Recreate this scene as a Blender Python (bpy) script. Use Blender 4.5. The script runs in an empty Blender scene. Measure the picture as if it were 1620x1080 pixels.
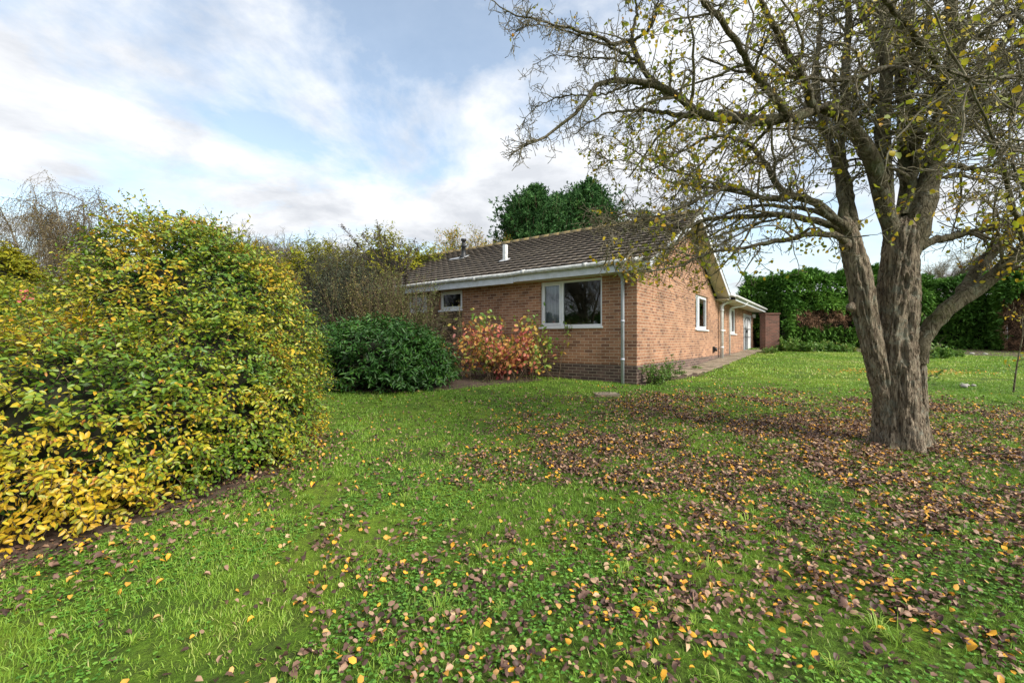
import bpy, math, random
import numpy as np
rng = np.random.default_rng(11); random.seed(5)
R = math.radians
scene = bpy.context.scene
# ------------------------------------------------------------------ camera
CAMZ = 1.6; F = 690.0
cam = bpy.data.objects.new('camera', bpy.data.cameras.new('camera'))
scene.collection.objects.link(cam); scene.camera = cam
cam.location = (0, 0, CAMZ); cam.rotation_euler = (R(90), 0, 0)
cam.data.lens = F/1620*36; cam.data.sensor_width = 36
cam.data.shift_y = -3/1620; cam.data.clip_end = 2000; cam.data.clip_start = .05
# ------------------------------------------------------------------ light
SUN_EL, SUN_AZ = 38, 128          # azimuth clockwise from +Y (view direction)
world = bpy.data.worlds.new('World'); scene.world = world; world.use_nodes = True
def build_world():
    nt = world.node_tree; nt.nodes.clear(); N = nt.nodes.new; L = nt.links.new
    out = N('ShaderNodeOutputWorld'); bg = N('ShaderNodeBackground'); bg.inputs[1].default_value = .10
    sky = N('ShaderNodeTexSky'); sky.sky_type = 'NISHITA'; sky.sun_disc = False
    sky.sun_elevation = R(SUN_EL); sky.sun_rotation = R(SUN_AZ); sky.air_density = 1.0; sky.dust_density = .6; sky.ozone_density = 1.5
    tc = N('ShaderNodeTexCoord'); sep = N('ShaderNodeSeparateXYZ'); L(tc.outputs['Generated'], sep.inputs[0])
    mx = N('ShaderNodeMath'); mx.operation = 'MAXIMUM'; L(sep.outputs[2], mx.inputs[0]); mx.inputs[1].default_value = 0
    ad = N('ShaderNodeMath'); ad.operation = 'ADD'; L(mx.outputs[0], ad.inputs[0]); ad.inputs[1].default_value = .22
    cb = N('ShaderNodeCombineXYZ')
    for i in (0, 1):
        dv = N('ShaderNodeMath'); dv.operation = 'DIVIDE'; L(sep.outputs[i], dv.inputs[0]); L(ad.outputs[0], dv.inputs[1]); L(dv.outputs[0], cb.inputs[i])
    mp = N('ShaderNodeMapping'); mp.inputs['Location'].default_value = CLOUD_LOC; L(cb.outputs[0], mp.inputs[0])
    def noise(sc, det, dist, ro=.55):
        n = N('ShaderNodeTexNoise'); n.inputs['Scale'].default_value = sc; n.inputs['Detail'].default_value = det
        n.inputs['Roughness'].default_value = ro; n.inputs['Distortion'].default_value = dist; L(mp.outputs[0], n.inputs['Vector']); return n
    n1 = noise(1.15, 12, .25, .60); n2 = noise(2.6, 10, .2, .6)
    r1 = N('ShaderNodeValToRGB'); L(n1.outputs['Fac'], r1.inputs[0])
    r1.color_ramp.elements[0].position = .41; r1.color_ramp.elements[0].color = (0.18, 0.18, 0.18, 1)
    r1.color_ramp.elements[1].position = .54; r1.color_ramp.elements[1].color = (1, 1, 1, 1)
    r2 = N('ShaderNodeValToRGB'); L(n2.outputs['Fac'], r2.inputs[0])
    r2.color_ramp.elements[0].position = .36; r2.color_ramp.elements[0].color = (.60, .62, .66, 1)
    r2.color_ramp.elements[1].position = .56; r2.color_ramp.elements[1].color = (.84, .85, .87, 1)
    sc = N('ShaderNodeMix'); sc.data_type = 'RGBA'; sc.blend_type = 'MULTIPLY'; sc.inputs[0].default_value = 1
    L(r2.outputs[0], sc.inputs[6]); sc.inputs[7].default_value = (6.7, 6.75, 6.8, 1)
    # near the horizon the cloud deck closes
    hz = N('ShaderNodeMapRange'); L(sep.outputs[2], hz.inputs[0]); hz.inputs[1].default_value = .02; hz.inputs[2].default_value = .24
    hz.inputs[3].default_value = .95; hz.inputs[4].default_value = 0
    mf = N('ShaderNodeMath'); mf.operation = 'MAXIMUM'; L(r1.outputs[0], mf.inputs[0]); L(hz.outputs[0], mf.inputs[1])
    sb = N('ShaderNodeMix'); sb.data_type = 'RGBA'; sb.blend_type = 'MULTIPLY'; sb.inputs[0].default_value = 1
    L(sky.outputs[0], sb.inputs[6]); sb.inputs[7].default_value = (1.75, 1.62, 1.4, 1)
    lo = N('ShaderNodeMapRange'); L(sep.outputs[2], lo.inputs[0]); lo.inputs[1].default_value = 0; lo.inputs[2].default_value = .34; lo.inputs[3].default_value = .80; lo.inputs[4].default_value = 1.04
    lm = N('ShaderNodeMix'); lm.data_type = 'RGBA'; lm.blend_type = 'MULTIPLY'; lm.inputs[0].default_value = 1; L(sc.outputs[2], lm.inputs[6]); L(lo.outputs[0], lm.inputs[7]); sc = lm
    m = N('ShaderNodeMix'); m.data_type = 'RGBA'; L(mf.outputs[0], m.inputs[0]); L(sb.outputs[2], m.inputs[6]); L(sc.outputs[2], m.inputs[7])
    L(m.outputs[2], bg.inputs[0]); L(bg.outputs[0], out.inputs[0])
CLOUD_LOC = (4.3, 3.0, 0)
build_world()
sl = bpy.data.lights.new('sun', 'SUN'); sl.energy = 3.2; sl.angle = R(24); sl.color = (1, .95, .86)
so = bpy.data.objects.new('sun', sl); scene.collection.objects.link(so)
_a = R(SUN_AZ); _e = R(SUN_EL)
from mathutils import Vector
sdir = Vector((math.sin(_a)*math.cos(_e), math.cos(_a)*math.cos(_e), math.sin(_e)))
so.rotation_euler = sdir.to_track_quat('Z', 'Y').to_euler(); so.location = sdir*60
scene.view_settings.view_transform = 'Standard'; scene.view_settings.look = 'None'
scene.view_settings.exposure = .9; scene.view_settings.gamma = 1; scene.view_settings.use_curve_mapping = False
scene.cycles.max_bounces = 6; scene.cycles.transparent_max_bounces = 12; scene.cycles.diffuse_bounces = 3
scene.cycles.use_denoising = True
# ------------------------------------------------------------------ helpers
WL = {}
def nrm(v): return v/np.maximum(np.linalg.norm(v, axis=-1, keepdims=True), 1e-9)
def px3(x, y, Y):                      # point at distance Y that the photograph shows at (x, y)
    return np.array([(x-810)/F*Y, Y, CAMZ+(537-y)/F*Y])
def ground(x, y):
    x = np.asarray(x, float); y = np.asarray(y, float)
    z = np.where(y < 10.13, .055*y, .557+.04*(y-10.13)); z = np.where(y > 26, .557+.04*15.87, z)
    z = z + .022*np.sin(x*1.7+y*.9)*np.sin(y*1.3-x*.6)*np.clip((11-y)/3, .25, 1)
    return z
def hash3(i, j, k, seed):
    h = (i*374761393+j*668265263+k*1274126177+seed*974711) & 0x7fffffff
    h = ((h ^ (h >> 13))*1274126177) & 0x7fffffff
    return ((h ^ (h >> 16)) & 0xffff)/65535.
def vnoise(p, seed=0):
    p = np.asarray(p, float); i = np.floor(p).astype(np.int64); f = p-i; f = f*f*(3-2*f); r = 0
    for a in (0, 1):
        for b in (0, 1):
            for c in (0, 1):
                w = (f[..., 0] if a else 1-f[..., 0])*(f[..., 1] if b else 1-f[..., 1])*(f[..., 2] if c else 1-f[..., 2])
                r = r+w*hash3(i[..., 0]+a, i[..., 1]+b, i[..., 2]+c, seed)
    return r
def fbm(p, seed=0, o=3):
    p = np.asarray(p, float); return sum(vnoise(p*2**k, seed+k)*.5**k for k in range(o))/sum(.5**k for k in range(o))
def tag(o, label=None, cat=None, group=None, kind=None):
    for k, v in (('label', label), ('category', cat), ('group', group), ('kind', kind)):
        if v: o[k] = v
    return o
def thing(name, loc, label, cat, group=None):
    o = bpy.data.objects.new(name, None); scene.collection.objects.link(o); o.location = loc; o.empty_display_size = .2
    WL[o] = np.array(loc, float); return tag(o, label, cat, group)
def mesh(name, V, faces, mat, parent=None, attrs=None, uv=None, smooth=False, fixn=False):
    """faces: list of int arrays (M,k). V is in world space."""
    V = np.asarray(V, np.float64).reshape(-1, 3)
    off = WL[parent] if parent is not None else np.zeros(3)
    me = bpy.data.meshes.new(name)
    faces = [np.asarray(f, np.int32) for f in faces if len(f)]
    me.vertices.add(len(V)); me.vertices.foreach_set('co', (V-off).astype(np.float32).ravel())
    tot = np.concatenate([np.full(len(f), f.shape[1], np.int32) for f in faces]); idx = np.concatenate([f.ravel() for f in faces])
    me.loops.add(len(idx)); me.loops.foreach_set('vertex_index', idx)
    me.polygons.add(len(tot)); st = np.concatenate([[0], np.cumsum(tot)[:-1]]).astype(np.int32)
    me.polygons.foreach_set('loop_start', st)
    try: me.polygons.foreach_set('loop_total', tot)
    except Exception: pass
    if smooth: me.polygons.foreach_set('use_smooth', np.ones(len(tot), bool))
    me.update(calc_edges=True)
    if uv is not None:
        l = me.uv_layers.new(name='UVMap'); l.data.foreach_set('uv', np.asarray(uv, np.float32).ravel())
    for k, a in (attrs or {}).items():
        at = me.attributes.new(k, 'FLOAT', 'POINT'); at.data.foreach_set('value', np.asarray(a, np.float32))
    if fixn:
        import bmesh
        bm = bmesh.new(); bm.from_mesh(me); bmesh.ops.recalc_face_normals(bm, faces=bm.faces); bm.to_mesh(me); bm.free()
    me.materials.append(mat)
    o = bpy.data.objects.new(name, me); scene.collection.objects.link(o)
    if parent is not None: o.parent = parent
    WL[o] = off; return o
class MB:                               # collects polygons with metre UVs
    def __init__(s): s.v = []; s.f = {}; s.uvs = {}
    def poly(s, pts, uv=None):
        i = len(s.v); s.v += [tuple(p) for p in pts]; k = len(pts)
        s.f.setdefault(k, []).append(list(range(i, i+k))); s.uvs.setdefault(k, []).extend(uv if uv else [(p[0], p[2]) for p in pts])
    def box(s, a, b, fr=None):
        fr = fr or (lambda *p: p)
        x0, y0, z0 = a; x1, y1, z1 = b
        q = [((x0,y0,z0),(x1,y0,z0),(x1,y0,z1),(x0,y0,z1),0,2), ((x0,y1,z0),(x1,y1,z0),(x1,y1,z1),(x0,y1,z1),0,2),
             ((x0,y0,z0),(x0,y1,z0),(x0,y1,z1),(x0,y0,z1),1,2), ((x1,y0,z0),(x1,y1,z0),(x1,y1,z1),(x1,y0,z1),1,2),
             ((x0,y0,z0),(x1,y0,z0),(x1,y1,z0),(x0,y1,z0),0,1), ((x0,y0,z1),(x1,y0,z1),(x1,y1,z1),(x0,y1,z1),0,1)]
        for p in q: s.poly([fr(*c) for c in p[:4]], [(c[p[4]], c[p[5]]) for c in p[:4]])
    def tube(s, pts, rads, S=12):
        P = np.array(pts, float)[None]; V, Fq = tube_arrays(P, np.array(rads, float)[None], S)
        i = len(s.v); s.v += [tuple(p) for p in V]
        s.f.setdefault(4, []).extend((Fq+i).tolist()); s.uvs.setdefault(4, []).extend([(0, 0)]*(len(Fq)*4))
        n = len(pts)
        for c in (list(range(i, i+S)), list(range(i+(n-1)*S, i+n*S))):
            s.f.setdefault(S, []).append(c); s.uvs.setdefault(S, []).extend([(0, 0)]*S)
    def build(s, name, mat, parent=None, smooth=False):
        ks = list(s.f); return mesh(name, s.v, [s.f[k] for k in ks], mat, parent, uv=[u for k in ks for u in s.uvs[k]], smooth=smooth, fixn=True)
def tube_arrays(P, Rr, S):
    N, K, _ = P.shape
    T = nrm(np.gradient(P, axis=1)); a = np.zeros((N, 3)); k = np.argmin(np.abs(T[:, 0]), axis=1); a[np.arange(N), k] = 1
    ref = nrm(np.cross(T[:, 0], a))[:, None, :]
    sd = nrm(ref-(ref*T).sum(-1, keepdims=True)*T); up = np.cross(T, sd)
    th = np.arange(S)*2*math.pi/S
    V = P[:, :, None, :]+Rr[:, :, None, None]*(np.cos(th)[None, None, :, None]*sd[:, :, None, :]+np.sin(th)[None, None, :, None]*up[:, :, None, :])
    b = (np.arange(N)[:, None, None]*K+np.arange(K-1)[None, :, None])*S+np.arange(S)[None, None, :]
    n = (np.arange(N)[:, None, None]*K+np.arange(K-1)[None, :, None])*S+((np.arange(S)+1) % S)[None, None, :]
    Fq = np.stack([b, n, n+S, b+S], -1).reshape(-1, 4)
    return V.reshape(-1, 3), Fq
class Acc:
    def __init__(s): s.V = []; s.Q = []; s.T = []; s.r = []; s.n = 0
    def add(s, V, Q=None, T=None, r=None):
        if Q is not None and len(Q): s.Q.append(Q+s.n)
        if T is not None and len(T): s.T.append(T+s.n)
        s.V.append(V); s.r.append(np.zeros(len(V)) if r is None else r); s.n += len(V)
    def tubes(s, P, Rr, S=4, r=None):
        V, Q = tube_arrays(P, Rr, S); s.add(V, Q, r=None if r is None else np.repeat(r, P.shape[1]*S))
    def build(s, name, mat, parent=None, smooth=False):
        if not s.V: return None
        fs = []
        if s.Q: fs.append(np.concatenate(s.Q))
        if s.T: fs.append(np.concatenate(s.T))
        return mesh(name, np.concatenate(s.V), fs, mat, parent, {'rnd': np.concatenate(s.r)}, smooth=smooth)
def leaves(acc, pos, d, nm, L, W, rnd, kind=6, fold=.25, curl=.15):
    """d: leaf direction, nm: approx normal."""
    N = len(pos); d = nrm(d); sd = nrm(np.cross(d, nm)); nn = np.cross(sd, d)
    L = np.broadcast_to(L, (N,)).reshape(N, 1); W = np.broadcast_to(W, (N,)).reshape(N, 1)
    P = lambda t, w, h: pos+d*L*t+sd*W*w+nn*(L*h)
    i = np.arange(N)[:, None]
    if kind == 4:
        V = np.stack([P(0, 0, 0), P(.5, .5, fold*.3), P(1, 0, -curl), P(.5, -.5, fold*.3)], 1); Q = i*4+np.array([[0, 1, 2, 3]]); T = None; k = 4
    elif kind == 6:
        V = np.stack([P(0, 0, 0), P(.3, .46, fold*.35), P(.72, .36, fold*.3-curl*.5), P(1, 0, -curl), P(.72, -.36, fold*.3-curl*.5), P(.3, -.46, fold*.35)], 1)
        Q = np.concatenate([i*6+np.array([[0, 1, 2, 3]]), i*6+np.array([[0, 3, 4, 5]])]); T = None; k = 6
    else:
        V = np.stack([P(0, 0, 0), P(.25, .42, fold*.3), P(.25, 0, 0), P(.25, -.42, fold*.3),
                      P(.68, .44, fold*.3-curl*.4), P(.68, 0, -curl*.4), P(.68, -.44, fold*.3-curl*.4), P(1, 0, -curl)], 1)
        Q = np.concatenate([i*8+np.array([[1, 2, 5, 4]]), i*8+np.array([[2, 3, 6, 5]])])
        T = np.concatenate([i*8+np.array([t]) for t in ([0, 2, 1], [0, 3, 2], [4, 5, 7], [5, 6, 7])]); k = 8
    acc.add(V.reshape(-1, 3), Q, T, np.repeat(rnd, k))
def grow(st, d, L, K, wander=.25, grav=0.):
    N = len(st); P = np.empty((N, K, 3)); P[:, 0] = st; d = nrm(d.copy()); L = np.broadcast_to(L, (N,)).reshape(N, 1)
    for k in range(1, K):
        d = d+rng.normal(size=(N, 3))*wander; d[:, 2] += grav; d = nrm(d); P[:, k] = P[:, k-1]+d*L/(K-1)
    return P
def child(P, Rr, n, t0=.15, t1=1., ang=(35, 75), updown=0.):
    """n children per polyline; returns start, dir, parent radius, t"""
    N, K, _ = P.shape; n = np.broadcast_to(n, (N,)); idx = np.repeat(np.arange(N), n); M = len(idx)
    t = t0+(t1-t0)*rng.random(M); f = t*(K-1); i = np.minimum(f.astype(int), K-2); f = (f-i)[:, None]
    st = P[idx, i]*(1-f)+P[idx, i+1]*f; tg = nrm(P[idx, i+1]-P[idx, i]); rr = Rr[idx, i]*(1-f[:, 0])+Rr[idx, i+1]*f[:, 0]
    pr = nrm(np.cross(tg, rng.normal(size=(M, 3)))); pr[:, 2] += updown; pr = nrm(pr)
    a = np.radians(rng.uniform(ang[0], ang[1], M))[:, None]
    return st, nrm(tg*np.cos(a)+pr*np.sin(a)), rr, t, idx
def taper(r0, K, r1=.3): return np.asarray(r0)[:, None]*np.linspace(1, r1, K)[None, :]
def rsphere(n): return nrm(rng.normal(size=(n, 3)))
# ------------------------------------------------------------------ materials
def mat_new(name):
    m = bpy.data.materials.new(name); m.use_nodes = True; nt = m.node_tree; nt.nodes.clear()
    o = nt.nodes.new('ShaderNodeOutputMaterial'); return m, nt, nt.nodes.new, nt.links.new, o
def ramp(N, stops, interp='LINEAR'):
    r = N('ShaderNodeValToRGB'); r.color_ramp.interpolation = interp; e = r.color_ramp.elements
    while len(e) < len(stops): e.new(.5)
    for x, (p, c) in zip(e, stops): x.position = p; x.color = (*c, 1)
    return r
def leaf_mat(name, stops, trans=.3, rough=.5, spec=.4, tcol=None):
    m, nt, N, L, o = mat_new(name)
    at = N('ShaderNodeAttribute'); at.attribute_name = 'rnd'; r = ramp(N, stops); L(at.outputs['Fac'], r.inputs[0])
    p = N('ShaderNodeBsdfPrincipled'); L(r.outputs[0], p.inputs['Base Color']); p.inputs['Roughness'].default_value = rough
    p.inputs['Specular IOR Level'].default_value = spec
    t = N('ShaderNodeBsdfTranslucent'); L(r.outputs[0], t.inputs[0])
    mx = N('ShaderNodeMixShader'); mx.inputs[0].default_value = trans; L(p.outputs[0], mx.inputs[1]); L(t.outputs[0], mx.inputs[2]); L(mx.outputs[0], o.inputs[0])
    return m
def plain(name, col, rough=.6, var=.15, scale=6, bump=.0, metal=0, dirt=None, dirtamt=.5, stretch=(1, 1, 1)):
    m, nt, N, L, o = mat_new(name)
    p = N('ShaderNodeBsdfPrincipled'); p.inputs['Roughness'].default_value = rough; p.inputs['Metallic'].default_value = metal
    tc = N('ShaderNodeTexCoord'); mp = N('ShaderNodeMapping'); mp.inputs['Scale'].default_value = stretch; L(tc.outputs['Object'], mp.inputs[0])
    n = N('ShaderNodeTexNoise'); n.inputs['Scale'].default_value = scale; n.inputs['Detail'].default_value = 6; L(mp.outputs[0], n.inputs[0])
    c0 = tuple(c*(1-var) for c in col); c1 = tuple(min(1, c*(1+var)) for c in col)
    r = ramp(N, [(.3, c0), (.7, c1)]); L(n.outputs['Fac'], r.inputs[0]); src = r.outputs[0]
    if dirt:
        n2 = N('ShaderNodeTexNoise'); n2.inputs['Scale'].default_value = scale*1.7; n2.inputs['Detail'].default_value = 8; n2.inputs['Roughness'].default_value = .7; L(mp.outputs[0], n2.inputs[0])
        r2 = ramp(N, [(.45, (0, 0, 0)), (.7, (dirtamt,)*3)]); L(n2.outputs['Fac'], r2.inputs[0])
        mx = N('ShaderNodeMix'); mx.data_type = 'RGBA'; L(r2.outputs[0], mx.inputs[0]); L(src, mx.inputs[6]); mx.inputs[7].default_value = (*dirt, 1); src = mx.outputs[2]
    L(src, p.inputs['Base Color'])
    if bump:
        b = N('ShaderNodeBump'); b.inputs['Strength'].default_value = bump; b.inputs['Distance'].default_value = .02; L(n.outputs['Fac'], b.inputs['Height']); L(b.outputs[0], p.inputs['Normal'])
    L(p.outputs[0], o.inputs[0]); return m
def brick_mat(name, stops, mortar, mort=.012):
    m, nt, N, L, o = mat_new(name)
    p = N('ShaderNodeBsdfPrincipled'); p.inputs['Roughness'].default_value = .9
    tc = N('ShaderNodeTexCoord')
    b = N('ShaderNodeTexBrick'); L(tc.outputs['UV'], b.inputs['Vector']); b.inputs['Scale'].default_value = 1
    b.inputs['Brick Width'].default_value = .225; b.inputs['Row Height'].default_value = .075; b.inputs['Mortar Size'].default_value = mort*.5
    b.inputs['Mortar Smooth'].default_value = .15; b.inputs['Bias'].default_value = 0
    b.inputs['Color1'].default_value = (0, 0, 0, 1); b.inputs['Color2'].default_value = (1, 1, 1, 1); b.inputs['Mortar'].default_value = (.5, .5, .5, 1)
    r = ramp(N, stops); L(b.outputs['Color'], r.inputs[0])
    n = N('ShaderNodeTexNoise'); n.inputs['Scale'].default_value = 1.3; n.inputs['Detail'].default_value = 8; n.inputs['Roughness'].default_value = .65; L(tc.outputs['UV'], n.inputs[0])
    rn = ramp(N, [(.28, (.58, .57, .56)), (.5, (.95, .95, .95)), (.72, (1.18, 1.13, 1.08))]); L(n.outputs['Fac'], rn.inputs[0])
    n3 = N('ShaderNodeTexNoise'); n3.inputs['Scale'].default_value = 60; n3.inputs['Detail'].default_value = 4; L(tc.outputs['UV'], n3.inputs[0])
    rn3 = ramp(N, [(.3, (.75, .75, .75)), (.7, (1.2, 1.2, 1.2))]); L(n3.outputs['Fac'], rn3.inputs[0])
    m1 = N('ShaderNodeMix'); m1.data_type = 'RGBA'; L(b.outputs['Fac'], m1.inputs[0]); L(r.outputs[0], m1.inputs[6]); m1.inputs[7].default_value = (*mortar, 1)
    src = m1.outputs[2]
    for q in (rn, rn3):
        mm = N('ShaderNodeMix'); mm.data_type = 'RGBA'; mm.blend_type = 'MULTIPLY'; mm.inputs[0].default_value = 1; L(src, mm.inputs[6]); L(q.outputs[0], mm.inputs[7]); src = mm.outputs[2]
    L(src, p.inputs['Base Color'])
    iv = N('ShaderNodeMath'); iv.operation = 'SUBTRACT'; iv.inputs[0].default_value = 1; L(b.outputs['Fac'], iv.inputs[1])
    ad = N('ShaderNodeMath'); ad.operation = 'MULTIPLY_ADD'; L(n3.outputs['Fac'], ad.inputs[0]); ad.inputs[1].default_value = .35; L(iv.outputs[0], ad.inputs[2])
    bp = N('ShaderNodeBump'); bp.inputs['Strength'].default_value = .7; bp.inputs['Distance'].default_value = .008; L(ad.outputs[0], bp.inputs['Height']); L(bp.outputs[0], p.inputs['Normal'])
    L(p.outputs[0], o.inputs[0]); return m
M = {}
M['brick'] = brick_mat('brick', [(.0, (.19, .09, .057)), (.2, (.29, .135, .075)), (.65, (.37, .18, .098)), (1, (.45, .235, .135))], (.52, .39, .28), .014)
M['plinth'] = brick_mat('plinth_brick', [(0, (.07, .045, .038)), (.5, (.115, .07, .058)), (1, (.17, .10, .08))], (.32, .25, .19), .015)
M['redbrick'] = brick_mat('red_brick', [(0, (.10, .05, .035)), (1, (.19, .08, .055))], (.2, .15, .12))
M['white'] = plain('white_upvc', (.78, .79, .80), .35, .04, 3)
M['fascia'] = plain('painted_fascia', (.62, .64, .68), .5, .08, 4, dirt=(.35, .36, .30), dirtamt=.5)
M['gutter'] = plain('stained_gutter', (.62, .62, .60), .5, .12, 5, dirt=(.16, .17, .09), dirtamt=.8, stretch=(1, 1, 2))
M['soffit'] = plain('cream_soffit', (.60, .54, .42), .7, .08, 3)
M['pipe_grey'] = plain('grey_downpipe', (.42, .45, .50), .45, .06, 4, dirt=(.2, .2, .17), dirtamt=.3)
M['pipe_white'] = plain('white_downpipe', (.72, .73, .72), .45, .06, 4, dirt=(.25, .26, .18), dirtamt=.6)
M['lead'] = plain('lead_flashing', (.42, .43, .44), .6, .15, 8)
M['black'] = plain('black_metal', (.02, .02, .022), .5, .2, 5)
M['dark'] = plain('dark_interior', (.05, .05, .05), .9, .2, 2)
M['curtain'] = plain('curtain', (.4, .42, .46), .9, .08, 4)
M['bed'] = plain('soil', (.07, .045, .03), .95, .4, 8, bump=.8)
M['paving'] = plain('paving', (.27, .21, .15), .9, .3, 5, bump=.5, dirt=(.09, .10, .04), dirtamt=.85)
M['stone_white'] = plain('pale_stone', (.33, .31, .27), .8, .2, 10)
M['lichen_ridge'] = plain('ridge_tile', (.17, .13, .075), .9, .3, 7, dirt=(.34, .25, .05), dirtamt=.9)
def tile_mat():
    m, nt, N, L, o = mat_new('roof_tile')
    p = N('ShaderNodeBsdfPrincipled'); p.inputs['Roughness'].default_value = .85
    at = N('ShaderNodeAttribute'); at.attribute_name = 'rnd'
    r = ramp(N, [(0, (.12, .10, .085)), (.5, (.15, .122, .10)), (1, (.18, .15, .122))]); L(at.outputs['Fac'], r.inputs[0])
    tc = N('ShaderNodeTexCoord'); n = N('ShaderNodeTexNoise'); n.inputs['Scale'].default_value = 14; n.inputs['Detail'].default_value = 8; n.inputs['Roughness'].default_value = .75; L(tc.outputs['Object'], n.inputs[0])
    r2 = ramp(N, [(.52, (0, 0, 0)), (.66, (.8, .8, .8))]); L(n.outputs['Fac'], r2.inputs[0])
    mx = N('ShaderNodeMix'); mx.data_type = 'RGBA'; L(r2.outputs[0], mx.inputs[0]); L(r.outputs[0], mx.inputs[6]); mx.inputs[7].default_value = (.27, .235, .16, 1)
    L(mx.outputs[2], p.inputs['Base Color'])
    b = N('ShaderNodeBump'); b.inputs['Strength'].default_value = .5; b.inputs['Distance'].default_value = .01; L(n.outputs['Fac'], b.inputs['Height']); L(b.outputs[0], p.inputs['Normal'])
    L(p.outputs[0], o.inputs[0]); return m
M['tile'] = tile_mat()
def stone_mat():
    m, nt, N, L, o = mat_new('rubble_stone')
    p = N('ShaderNodeBsdfPrincipled'); p.inputs['Roughness'].default_value = .95
    tc = N('ShaderNodeTexCoord'); mp = N('ShaderNodeMapping'); mp.inputs['Scale'].default_value = (3.2, 7.5, 1); L(tc.outputs['UV'], mp.inputs[0])
    v = N('ShaderNodeTexVoronoi'); v.inputs['Scale'].default_value = 1; v.distance = 'CHEBYCHEV'; L(mp.outputs[0], v.inputs['Vector'])
    e = N('ShaderNodeTexVoronoi'); e.feature = 'DISTANCE_TO_EDGE'; e.inputs['Scale'].default_value = 1; L(mp.outputs[0], e.inputs['Vector'])
    sp = N('ShaderNodeSeparateColor'); L(v.outputs['Color'], sp.inputs[0])
    r = ramp(N, [(0, (.20, .13, .07)), (.5, (.33, .23, .13)), (1, (.42, .32, .20))]); L(sp.outputs[0], r.inputs[0])
    re = ramp(N, [(.0, (.25, .25, .25)), (.12, (1, 1, 1))]); L(e.outputs['Distance'], re.inputs[0])
    n = N('ShaderNodeTexNoise'); n.inputs['Scale'].default_value = 18; n.inputs['Detail'].default_value = 6; L(tc.outputs['UV'], n.inputs[0])
    rn = ramp(N, [(.3, (.6, .6, .6)), (.7, (1.2, 1.2, 1.2))]); L(n.outputs['Fac'], rn.inputs[0]); src = r.outputs[0]
    for q in (re, rn):
        mm = N('ShaderNodeMix'); mm.data_type = 'RGBA'; mm.blend_type = 'MULTIPLY'; mm.inputs[0].default_value = 1; L(src, mm.inputs[6]); L(q.outputs[0], mm.inputs[7]); src = mm.outputs[2]
    L(src, p.inputs['Base Color'])
    b = N('ShaderNodeBump'); b.inputs['Strength'].default_value = 1; b.inputs['Distance'].default_value = .04; L(re.outputs[0], b.inputs['Height']); L(b.outputs[0], p.inputs['Normal'])
    L(p.outputs[0], o.inputs[0]); return m
M['stone'] = stone_mat()
def glass_mat():
    m, nt, N, L, o = mat_new('window_glass')
    g = N('ShaderNodeBsdfGlossy'); g.inputs['Roughness'].default_value = .01; g.inputs[0].default_value = (.92, .95, 1, 1)
    t = N('ShaderNodeBsdfTransparent'); t.inputs[0].default_value = (.82, .86, .87, 1)
    f = N('ShaderNodeFresnel'); f.inputs[0].default_value = 1.5; mr = N('ShaderNodeMath'); mr.operation = 'MULTIPLY_ADD'; L(f.outputs[0], mr.inputs[0]); mr.inputs[1].default_value = 1.2; mr.inputs[2].default_value = .045; mr.use_clamp = True
    mx = N('ShaderNodeMixShader'); L(mr.outputs[0], mx.inputs[0]); L(t.outputs[0], mx.inputs[1]); L(g.outputs[0], mx.inputs[2]); L(mx.outputs[0], o.inputs[0]); return m
M['glass'] = glass_mat()
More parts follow.
